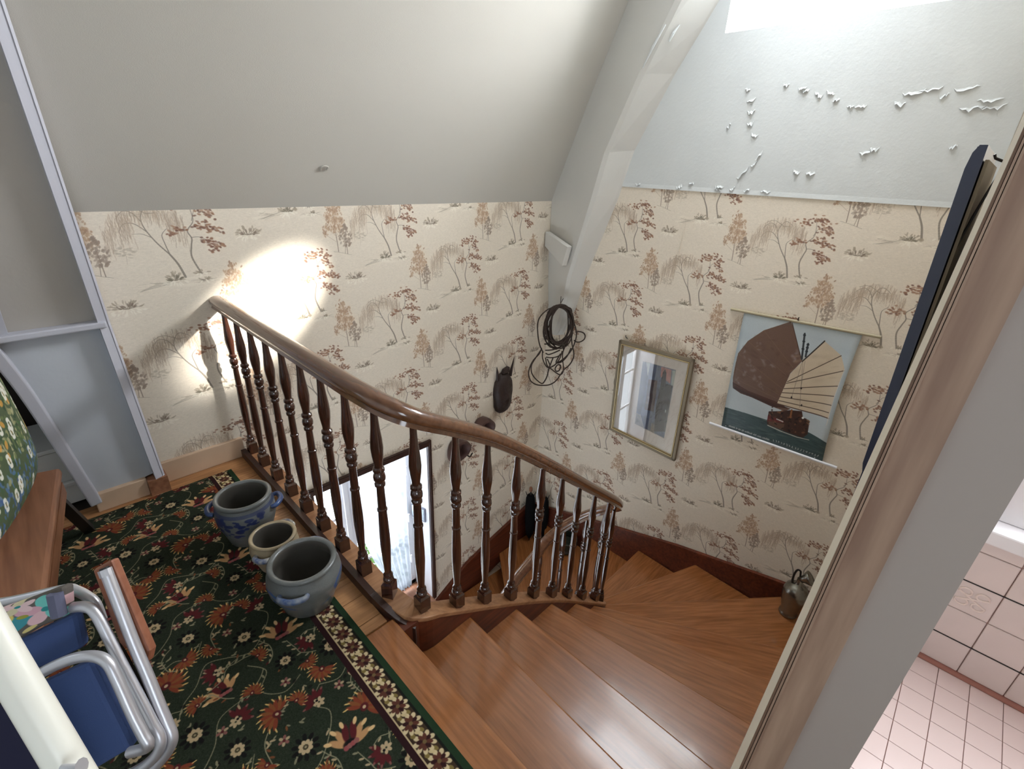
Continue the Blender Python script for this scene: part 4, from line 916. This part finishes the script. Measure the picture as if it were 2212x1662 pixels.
hb = V(jc)+V((-.006, .034, .252))
MB().tube(catmull([hb, hb+V((-.003, .006, .04)), hb+V((-.002, .006, .085)), hb+V((.0, -.002, .118)), hb+V((.002, -.018, .118)), hb+V((.003, -.024, .098)), J+V((0, .006, .012)), J+V((0, .012, -.006))], 5), [.0075]*5+[.0062]*31, 8).build('handle', M['iron'], jg, smooth=True)

# ------------------------------------------------------------------ low pot and umbrellas in the stair corner
lp = (3.085, 2.10, -R_*10)
o = MB().lathe([(.06, 0), (.085, .01), (.108, .06), (.115, .10), (.108, .135), (.112, .15), (.100, .152), (.095, .12), (.10, .08), (.06, .02)], lp, 28).build('low_pot', M['greenpot'], smooth=True)
tag(o, 'low round dark green pot on the stair below the lower handrail', 'pot')
for i, (bx, by, tx, ty, hh, lab) in enumerate(((3.075, 2.565, 3.06, 2.575, .70, 'black folded umbrella with brown knob handle in the far stair corner'), (3.165, 2.47, 3.165, 2.475, .66, 'shorter black folded umbrella nearer the right wall in the stair corner'))):
    z0 = -R_*11; um = thing('umbrella', (bx, by, z0), lab, 'umbrella', 'umbrellas in the stair corner')
    A, B = V((bx, by, z0)), V((tx, ty, z0+hh)); P = lambda t: A+(B-A)*t
    MB().tube([P(0), P(.08)], [.004, .008], 8).build('tip', M['iron'], um)
    MB().tube([P(t) for t in (.06, .15, .4, .65, .8, .86)], [.014, .040, .054, .054, .048, .032], 10).build('canopy', M['black'], um, smooth=True)
    MB().tube([P(t) for t in (.84, .93)], .009, 8).build('shaft', M['iron'], um)
    MB().tube([P(t) for t in (.92, .94, .985, 1.0)], [.010, .017, .017, .010], 10).build('handle', M['brownwood'], um, smooth=True)
    for s_ in (-1, 1):
        MB().tube([P(.82)+V((.02*s_, -.02*s_, 0)), P(.92)+V((.036*s_, -.036*s_, 0))], [.006, .003], 6).build('rib_tip', M['blackmetal'], um)

# ------------------------------------------------------------------ mask and hollow pots on the back wall
mk = thing('carved_mask', (2.69, 2.674, -.24), 'long dark carved wooden mask with pointed horns on the back wall', 'mask')
out = [(0, -.20), (.035, -.192), (.062, -.165), (.078, -.12), (.082, -.05), (.088, .0), (.084, .06), (.078, .115), (.06, .14), (.045, .17), (.03, .188), (.0, .192), (-.03, .185), (-.045, .165), (-.06, .14), (-.076, .115), (-.086, .06), (-.088, .0), (-.082, -.05), (-.078, -.12), (-.06, -.165), (-.033, -.192)]
b = MB(); vs = []; n = len(out); lay = [(1.0, 0), (1.0, .02), (.86, .045), (.6, .062), (.3, .07)]
def relief(x, z):
    d = 0
    d += .022*math.exp(-((x/.014)**2))*(1 if -.06 < z < .05 else 0)
    for s_ in (-1, 1): d -= .014*math.exp(-(((x-s_*.036)/.02)**2+((z-.03)/.014)**2)); d += .012*math.exp(-(((x-s_*.036)/.03)**2+((z-.06)/.012)**2))
    d -= .014*math.exp(-((x/.03)**2+((z+.105)/.012)**2)); d += .010*math.exp(-((x/.035)**2+((z+.085)/.01)**2)); d += .012*math.exp(-((x/.03)**2+((z+.15)/.03)**2))
    return d
for s_, dp in lay:
    for x, z in out: vs.append((2.69+x*s_*1.2, 2.672-dp-(relief(x*s_, z*s_) if dp > .03 else 0), -.24+z*s_))
vs.append((2.69, 2.672-.09, -.24)); fs = [(k*n+i, k*n+(i+1) % n, (k+1)*n+(i+1) % n, (k+1)*n+i) for k in range(len(lay)-1) for i in range(n)]
fs += [((len(lay)-1)*n+i, (len(lay)-1)*n+(i+1) % n, len(vs)-1) for i in range(n)]+[tuple(range(n))]
b.add(vs, fs).build('face', M['mask'], mk, smooth=True, auto=50)
b = MB(); b.prism([(2.69-.008, 2.60, -.22), (2.69+.008, 2.60, -.22), (2.69+.016, 2.585, -.285), (2.69-.016, 2.585, -.285)], (0, .03, 0)); b.build('nose', M['mask'], mk, bevel=.005)
for s_ in (-1, 1): MB().tube([(2.69+.074*s_, 2.65, -.10), (2.69+.088*s_, 2.645, -.02), (2.69+.100*s_+(.01 if s_ > 0 else 0), 2.64, .03 if s_ < 0 else .075)], [.016, .010, .002], 8).build('horn', M['mask'], mk, smooth=True)
MB().prism([(2.655, 2.66, -.05), (2.73, 2.66, -.05), (2.725, 2.655, .005), (2.665, 2.655, -.01)], (0, -.04, 0)).build('crest', M['mask'], mk, bevel=.008)
def hollow_pot(name, c, r, label, hook):
    t = thing(name, c, label, 'wall pot', 'dark hollow pots on the back wall'); n = 26
    cy = c[1]; vs = []
    pr = [(r*.86, -.002), (r, -.02), (r*1.02, -.05), (r*.95, -.085), (r*.78, -.088), (r*.70, -.06), (r*.62, -.004)]
    for a, d in pr:
        for i in range(n):
            th = 2*math.pi*i/n; f = 1+.06*math.cos(3*th+.5); vs.append((c[0]+a*f*math.cos(th), cy+d*(1+.25*math.sin(th)), c[2]+a*f*math.sin(th)*1.05))
    fs = [(k*n+i, k*n+(i+1) % n, (k+1)*n+(i+1) % n, (k+1)*n+i) for k in range(len(pr)-1) for i in range(n)]+[tuple(range(n)), tuple(range((len(pr)-1)*n, len(pr)*n))]
    MB().add(vs, fs).build('body', M['pot'], t, smooth=True, auto=40)
    MB().lathe([(r*.68, 0), (r*.68, .004)], (0, 0, 0), 20)
    if hook:
        p = V(c)+V((r*.75, -.06, -r*.72)); MB().tube(catmull([p, p+V((.02, -.01, -.018)), p+V((.04, -.01, -.004)), p+V((.052, -.01, .006))], 4), .006, 8).build('hook', M['iron'], t, smooth=True)
    return t
hollow_pot('hollow_wall_pot', (2.165, 2.674, -.60), .105, 'hollow dark brown pot with small hook on back wall, nearer the window', True)
hollow_pot('hollow_wall_pot', (2.44, 2.674, -.50), .105, 'hollow dark brown pot hung behind the handrail, below the mask', False)

# ------------------------------------------------------------------ rope coil on the rafter
rt = thing('rope_coil', (3.08, 2.40, .535), 'coil of dark brown rope hanging from a nail on the white rafter', 'rope')
O_ = V((3.075, 2.395, .535)); hx = V((.70, -.714, 0)); kk = .00056
fwd2 = V((.714, .70, 0))
def RP(x, y, d=0): return O_+hx*((x-650)*kk)+V((0, 0, -(y-180)*kk*1.03))-fwd2*d
q = random.Random(5); rb = MB()
for k in range(13):
    w = q.uniform(118, 205); h = q.uniform(278, 335); cx_ = 640+q.uniform(-22, 22); cy_ = 180+h+q.uniform(0, 10); ph = q.uniform(0, 6)
    pts = []
    for i in range(28):
        a = 2*math.pi*i/28; sq = .75+.25*abs(math.sin(a)); wob = 1+.05*math.sin(3*a+ph)
        pts.append(RP(cx_+w*wob*math.cos(a)+14*math.cos(a), cy_-h*math.sin(a)*wob, .004+.02*math.sin(a*2+ph)+.002*k))
    rb.tube(pts, .0060, 6, closed=True)
rb.build('coil', M['rope'], rt, smooth=True)
strands = [
 [(640,190),(470,230),(350,350),(318,480),(335,650),(370,790),(430,900)],
 [(700,190),(790,220),(820,330),(860,430),(905,560),(905,680),(850,860),(740,1010),(640,1080)],
 [(400,830),(370,930),(290,1040),(240,1150),(225,1260),(260,1360),(340,1430),(440,1452),(560,1430),(650,1360),(710,1270),(760,1190)],
 [(390,870),(300,1040),(262,1130),(270,1230),(330,1320),(440,1412),(490,1370),(520,1280),(530,1180),(560,1060),(590,980)],
 [(420,900),(430,1010),(490,1120),(560,1150),(650,1220),(720,1262),(760,1220),(760,1130),(735,1000),(730,900),(760,800)],
 [(840,640),(860,760),(890,860),(900,960),(860,1080),(780,1170)], [(720,870),(690,980),(640,1070),(600,1120),(540,1150),(500,1100),(470,980)],
 [(455,640),(470,690),(510,680),(520,730),(480,770),(440,765)], [(510,770),(570,810),(660,825),(730,790)], [(460,865),(520,870),(600,855),(690,800)],
 [(470,920),(520,940),(600,900),(680,850)], [(480,985),(560,985),(650,955),(730,900)],
 [(900,575),(950,555),(1010,570),(1045,620),(1040,680),(990,715),(930,715),(880,690)], [(640,1130),(660,1090),(700,1090),(718,1140),(700,1190),(655,1195),(632,1160),(640,1130)],
 [(460,540),(490,480),(500,420),(520,480),(518,600),(520,700)], [(830,560),(800,700),(730,800),(740,850)], [(500,1010),(545,1100),(540,1150)], [(700,920),(640,1060),(720,1040),(800,940),(850,820)]]
sb = MB()
for i, s_ in enumerate(strands): sb.tube(catmull([RP(x, y, .018+.012*math.sin(j*1.3+i)) for j, (x, y) in enumerate(s_)], 5), .0056, 6)
sb.build('loose_loops', M['rope'], rt, smooth=True)
MB().tube([O_+V((.085, .05, .03)), O_+V((-.012, 0, .015)), O_+V((-.018, -.004, .075))], .0028, 6).build('nail', M['iron'], rt)

# ------------------------------------------------------------------ framed picture and junk poster on the right wall
pc = thing('framed_picture', (XR, 1.57, -.07), 'gilt framed picture of dark figures in a pale mount on the right wall', 'picture')
PC = {'TL': (1.881, .337), 'TR': (1.266, .354), 'BR': (1.261, -.500), 'BL': (1.872, -.474)}
def pq(u, v):
    y = (PC['BL'][0]*(1-u)+PC['BR'][0]*u)*(1-v)+(PC['TL'][0]*(1-u)+PC['TR'][0]*u)*v
    z = (PC['BL'][1]*(1-u)+PC['BR'][1]*u)*(1-v)+(PC['TL'][1]*(1-u)+PC['TR'][1]*u)*v
    return y, z
def tiltx(v): return XR-.012-.020*v
def strip4(u0, v0, u1, v1, wd, x_off, d, mt, name):
    for (a, b_, c_, e) in ((u0, v1-wd/.84, u1, v1), (u0, v0, u1, v0+wd/.84), (u0, v0, u0+wd/.61, v1), (u1-wd/.61, v0, u1, v1)):
        pts = []
        for (u_, v_) in ((a, b_), (c_, b_), (c_, e), (a, e)): y_, z_ = pq(u_, v_); pts.append((tiltx(v_)-x_off, y_, z_))
        MB().prism(pts, (d, 0, 0)).build(name, mt, pc, bevel=.002)
strip4(-.004, -.004, 1.004, 1.004, .024, .022, .028, M['gold'], 'frame_bar')
strip4(.036, .026, .964, .974, .006, .026, .02, M['goldline'], 'frame_line')
strip4(.046, .033, .954, .967, .004, .020, .015, M['darkwood'], 'frame_line')
strip4(.052, .037, .948, .963, .003, .019, .012, M['goldline'], 'frame_line')
M['art'] = imgmat('mounted_print', paint_art(), .6, extend='EXTEND')
b = MB(); b.prism([(tiltx(v)-.004, *pq(u_, v)) for u_, v in ((.03, .02), (.97, .02), (.97, .98), (.03, .98))], (.006, 0, 0), [(.03, .02), (.97, .02), (.97, .98), (.03, .98)]); b.build('print', M['art'], pc)
b = MB(); b.add([(tiltx(v)-.012, *pq(u_, v)) for u_, v in ((.05, .035), (.95, .035), (.95, .965), (.05, .965))], [(0, 1, 2, 3)]); b.build('glass', M['picture_glass'], pc)
MB().tube([(XR, 1.843, .352), (XR-.03, 1.843, .372), (XR-.032, 1.843, .386)], .003, 6).build('nail', M['iron'], pc)
po = thing('junk_poster', (XR, .69, .35), 'hanging paper scroll poster of a sailing junk with brown and tan sails', 'poster')
M['junk'] = imgmat('junk_print', paint_junk(), .35, .02, 200, extend='EXTEND', spec=.5)
C4 = {'TL': (1.021, .758), 'TR': (.371, .776), 'BL': (.986, -.076), 'BR': (.344, -.062)}
b = MB(); nu, nv = 16, 24; vs = []; uvs = []
for j in range(nv+1):
    v = j/nv
    for i in range(nu+1):
        u_ = i/nu
        y = (C4['BL'][0]*(1-u_)+C4['BR'][0]*u_)*(1-v)+(C4['TL'][0]*(1-u_)+C4['TR'][0]*u_)*v
        z = (C4['BL'][1]*(1-u_)+C4['BR'][1]*u_)*(1-v)+(C4['TL'][1]*(1-u_)+C4['TR'][1]*u_)*v
        bow = math.sin(math.pi*v); x = XR-.012-.012*bow*(.4+.6*math.sin(3*u_+1))-.030*bow*max(0, (u_-.8)/.2)**2
        vs.append((x, y+.02*bow*max(0, (u_-.85)/.15)**2*.6, z)); uvs.append((u_, v))
fs = [(j*(nu+1)+i, j*(nu+1)+i+1, (j+1)*(nu+1)+i+1, (j+1)*(nu+1)+i) for j in range(nv) for i in range(nu)]
o = b.add(vs, fs, uvs).build('sheet', M['junk'], po, smooth=True); sm = o.modifiers.new('t', 'SOLIDIFY'); sm.thickness = .001
for (a, c_) in (((1.108, .757), (.285, .780)), ((1.071, -.085), (.262, -.066))):
    MB().tube([(XR-.012, *a), (XR-.012, *c_)], .009, 10).build('rod', M['rodwood'] if a[1] > 0 else M['gloss_white'], po, smooth=True)
MB().tube([(XR, .703, .770), (XR-.03, .703, .785), (XR-.034, .700, .800)], .0032, 6).build('nail', M['iron'], po)

# ------------------------------------------------------------------ black framed mirror on the front wall, seen edge-on
mi = thing('hanging_mirror', (1.45, .02, 1.3), 'tall black framed mirror tilted forward from the stair wall, seen edge-on beside the door casing', 'mirror')
def my(z, back): return (.0385+(z-.97)*.0335 if back else .0555+(z-.97)*.0385)
pts = [(0, my(.965, 1), .965), (0, my(.965, 0)-.004, .965), (0, my(.985, 0), .985), (0, my(1.58, 0), 1.58), (0, my(1.60, 0)-.003, 1.605), (0, my(1.61, 0)-.009, 1.617), (0, my(1.617, 1), 1.617)]
b = MB(); b.prism([(1.2, y_, z_) for _, y_, z_ in pts], (.05, 0, 0)); b.build('frame_side', M['blackframe'], mi)
b = MB(); b.prism([(1.62, y_, z_) for _, y_, z_ in pts], (.05, 0, 0)); b.build('frame_side', M['blackframe'], mi)
for z0, z1 in ((.965, 1.015), (1.567, 1.617)): MB().prism([(1.25, my(z0, 1), z0), (1.25, my(z0, 0)-.002, z0), (1.25, my(z1, 0)-.004, z1), (1.25, my(z1, 1), z1)], (.37, 0, 0)).build('frame_rail', M['blackframe'], mi)
MB().prism([(1.25, my(1.0, 1)+.006, 1.0), (1.62, my(1.0, 1)+.006, 1.0), (1.62, my(1.59, 1)+.006, 1.59), (1.25, my(1.59, 1)+.006, 1.59)], (0, .003, 0)).build('mirror_glass', mat('mirror_silver', (220, 224, 226), .03, metal=1), mi)
MB().prism([(1.215, my(1.0, 1)-.001, 1.02), (1.65, my(1.0, 1)-.001, 1.02), (1.65, my(1.59, 1)-.002, 1.595), (1.215, my(1.59, 1)-.002, 1.595)], (0, -.005, 0)).build('backing', mat('backing_board', (150, 138, 118), .8), mi)
MB().tube([(1.24, .02, 1.588), (1.235, .046, 1.598), (1.234, .049, 1.604)], .0022, 6).build('nail', M['iron'], mi)
MB().tube(catmull([(1.24, .034, 1.566), (1.238, .038, 1.545), (1.235, .044, 1.50), (1.23, .050, 1.44)], 5), .0022, 6).build('cord', M['blackmetal'], mi)
sf = thing('small_dark_frame', (1.75, .02, .8), 'thin dark picture frame edge below the black mirror on the stair wall', 'picture frame')
b = MB(); b.prism([(1.6, .052, .585), (1.6, .066, .587), (1.6, .070, .955), (1.6, .052, .955)], (.02, 0, 0)); b.build('frame_side', M['blackframe'], sf)
b = MB(); b.prism([(1.6, .022, .60), (1.6, .056, .60), (1.6, .056, .955), (1.6, .022, .955)], (.3, 0, 0)); b.build('frame_back', M['darkwood'], sf)

# ------------------------------------------------------------------ bench, cushion, boxes at the left
be = thing('wooden_bench', (-.4, 1.7, 0), 'low brown wooden bench at the left with rounded edge, carrying a floral cushion', 'bench')
tp = [(-.086, 2.255, .45), (-.213, 1.32, .45), (-.74, 1.40, .45), (-.62, 2.40, .45)]
MB().prism(tp, (0, 0, -.034)).build('top', M['brownwood'], be, bevel=.010)
MB().prism([(-.094, 2.20, .416), (-.213, 1.34, .416), (-.243, 1.34, .416), (-.124, 2.20, .416)], (0, 0, -.05)).build('apron', M['brownwood'], be)
for (x, y, x2, y2) in ((-.15, 2.20, -.085, 2.44), (-.27, 1.38, -.29, 1.34), (-.68, 1.44, -.70, 1.38), (-.60, 2.30, -.58, 2.42)):
    MB().prism([(x-.018, y, .42), (x+.018, y, .42), (x2+.018, y2, .012), (x2-.018, y2, .012)], (0, .03, .012)).build('leg', M['blackmetal'], be)
M['flowerprint'] = imgmat('flower_print', paint_flowers(), .85, .1, 200)
# cushion leaning back, standing on the bench along its length
e1 = V((-.26, -.87, 0)).normalized(); nrm = V((.93, -.30, .06)).normalized(); upv = nrm.cross(e1).normalized()
if upv.z < 0: upv = -upv
base = V((-.085, 2.275, .455)); b = MB(); vs = []; uvs = []; n = 22; fs = []
cw, chh = .62, .62
for side_ in (1, -1):
    o0 = len(vs)
    for j in range(n+1):
        for i in range(n+1):
            a_, b_ = i/n, j/n; ex = (1-abs(2*a_-1)**4)*(1-abs(2*b_-1)**4)
            sq = lambda t: t
            px = (a_-.5)*(1-.10*(2*b_-1)**2*abs(2*a_-1))+.5; py = (b_-.5)*(1-.10*(2*a_-1)**2*abs(2*b_-1))+.5
            vs.append(base+e1*cw*px+upv*chh*py+nrm*(side_*.055*max(ex, 0)**.6)-nrm*.05); uvs.append((a_*1.3, b_))
    fs += [tuple(o0+q_ for q_ in (j*(n+1)+i, j*(n+1)+i+1, (j+1)*(n+1)+i+1, (j+1)*(n+1)+i)) for j in range(n) for i in range(n)]
o = b.add(vs, fs, uvs).build('floral_cushion', M['flowerprint'], smooth=True, auto=80); tag(o, 'flower print cushion of white, orange and blue blossoms propped on the bench', 'cushion')
for i, (lo, hi, lab) in enumerate((((-.42, 2.76, 0), (-.06, 3.1, .115), 'lower pale storage box in the dark recess behind the bench'), ((-.40, 2.77, .117), (-.075, 3.1, .30), 'upper pale storage box stacked in the dark recess behind the bench'))):
    t = thing('storage_box', ((lo[0]+hi[0])/2, 2.9, lo[2]), lab, 'box', 'pale boxes in the recess')
    MB().box(lo, (hi[0], hi[1], hi[2]-.022)).build('body', M['boxwhite'], t, bevel=.004); MB().box((lo[0]-.006, lo[1]-.006, hi[2]-.020), (hi[0]+.006, hi[1]+.006, hi[2])).build('lid', M['boxwhite'], t, bevel=.004)

# ------------------------------------------------------------------ folded camping chair, white tube frame
ch = thing('folding_chair', (-.15, 1.0, 0), 'folded aluminium tube camping chair with blue canvas and wooden armrest at lower left', 'chair')
def tb(pts, r, name='tube', mt='alu', n=5): return MB().tube(catmull(pts, n), r, 12).build(name, M[mt], ch, smooth=True)
tb([(-.291,1.131,.548),(-.231,1.091,.584),(-.188,1.065,.613),(-.154,1.043,.634),(-.122,1.019,.649),(-.096,.994,.653),(-.082,.973,.643),(-.078,.951,.616),(-.075,.909,.556),(-.071,.878,.516),(-.069,.868,.502),(-.075,.873,.488),(-.10,.90,.47)], .0105)
tb([(-.258,1.249,.658),(-.203,1.198,.670),(-.119,1.124,.691),(-.087,1.093,.696),(-.076,1.073,.683),(-.071,1.039,.639),(-.067,1.005,.595),(-.060,.958,.534),(-.055,.920,.485),(-.052,.901,.460),(-.058,.894,.440),(-.075,.897,.418),(-.104,.913,.395),(-.147,.943,.372),(-.25,1.02,.34),(-.30,1.06,.36)], .0105)
tb([(-.262,1.324,.644),(-.204,1.270,.657),(-.115,1.195,.685),(-.096,1.174,.683),(-.082,1.152,.672),(-.075,1.136,.659),(-.075,1.115,.628)], .0105)
TD = tb([(-.039,1.104,.741),(-.039,1.060,.674),(-.039,1.018,.609),(-.037,.979,.553),(-.036,.940,.497),(-.035,.916,.462),(-.035,.902,.441),(-.043,.898,.421),(-.063,.902,.396),(-.092,.915,.370),(-.146,.952,.339),(-.25,1.03,.31),(-.30,1.07,.33)], .0115)
MB().tube([(-.040,1.112,.752),(-.040,1.104,.740)], .0125, 12).build('tube_cap', M['alu'], TD); MB().tube([(-.040,1.114,.755),(-.040,1.1115,.7512)], .0088, 12).build('tube_bore', M['blackmetal'], TD)
tb([(-.061,1.041,.611),(-.057,1.027,.595),(-.052,.988,.544),(-.050,.960,.505),(-.045,.929,.466)], .003, 'link_rod', 'iron')
for x, y in ((-.28, 1.045), (-.24, 1.015)): MB().tube([(x, y, .33), (x, y, .012)], .011, 10).build('leg', M['alu'], ch, smooth=True)
MB().prism([(-.060, 1.150, .735), (-.026, 1.131, .755), (-.020, 1.012, .580), (-.032, 1.006, .556), (-.062, 1.058, .594)], cf*.022).build('armrest', M['armwood'], ch, bevel=.005)
MB().prism([(-.213, 1.188, .616), (-.112, 1.123, .672), (-.121, 1.088, .605), (-.210, 1.146, .556)], cf*.03).build('backrest_canvas', M['blue'], ch, bevel=.010)
MB().prism([(-.222, 1.118, .545), (-.113, 1.043, .606), (-.099, .925, .447), (-.139, .950, .420), (-.25, 1.03, .33)], cf*.028).build('seat_canvas', M['blue'], ch, bevel=.010)
M['floralprint'] = imgmat('chair_floral_print', paint_floral(), .8, .08, 300)
fp = [(-.240, 1.215, .690), (-.163, 1.159, .723), (-.108, 1.119, .749), (-.122, 1.096, .692), (-.165, 1.128, .670), (-.207, 1.152, .643), (-.25, 1.19, .632)]
FH = MB().prism(fp, cf*.03, [(.0, .8), (.5, .95), (1, 1), (.95, .25), (.6, .1), (.25, .0), (0, .1)]).build('floral_headrest', M['floralprint'], ch, bevel=.008)
MB().tube([(-.121, 1.121, .738), (-.127, 1.105, .694)], .0135, 10).build('sleeve', mat('grey_sleeve', (96, 98, 120), .8), FH)
MB().prism([(-.30, 1.10, .56), (-.213, 1.042, .605), (-.202, .948, .486), (-.197, .914, .441), (-.313, 1.0, .40)], cf*.02).build('side_canvas', M['navy'], ch, bevel=.006)
wf = thing('white_tube_frame', (0, 0, 0), 'thick white enamelled tube with a screw knob crossing in front of the blue chair', 'chair frame')
d_ = (V((-.122, .620, .841))-V((-.142, .721, .963))).normalized(); p_ = V((-.142, .721, .963))
top_ = p_-d_*.30; bot_ = p_+d_*((.963-.02)/-d_.z)
wf.location = (bot_.x, bot_.y, 0); WPOS[wf.name] = V(wf.location)
MB().tube(catmull([bot_, p_+d_*.4, p_, top_, top_+V((-.03, .02, .02)), top_+V((-.12, .03, .02)), top_+V((-.36, .06, .0))], 6), .0205, 16).build('tube', M['whitemetal'], wf, smooth=True)
MB().tube([bot_+V((-.36, .06, 0)), top_+V((-.36, .06, .0))], .0205, 16).build('tube', M['whitemetal'], wf, smooth=True)
k_ = V((-.112, .592, .868)); MB().tube([k_+V((-.012, .012, 0)), k_+V((.002, -.004, .004)), k_+V((.006, -.007, .006))], [.004, .004, .009], 10).build('screw_knob', M['alu'], wf, smooth=True)
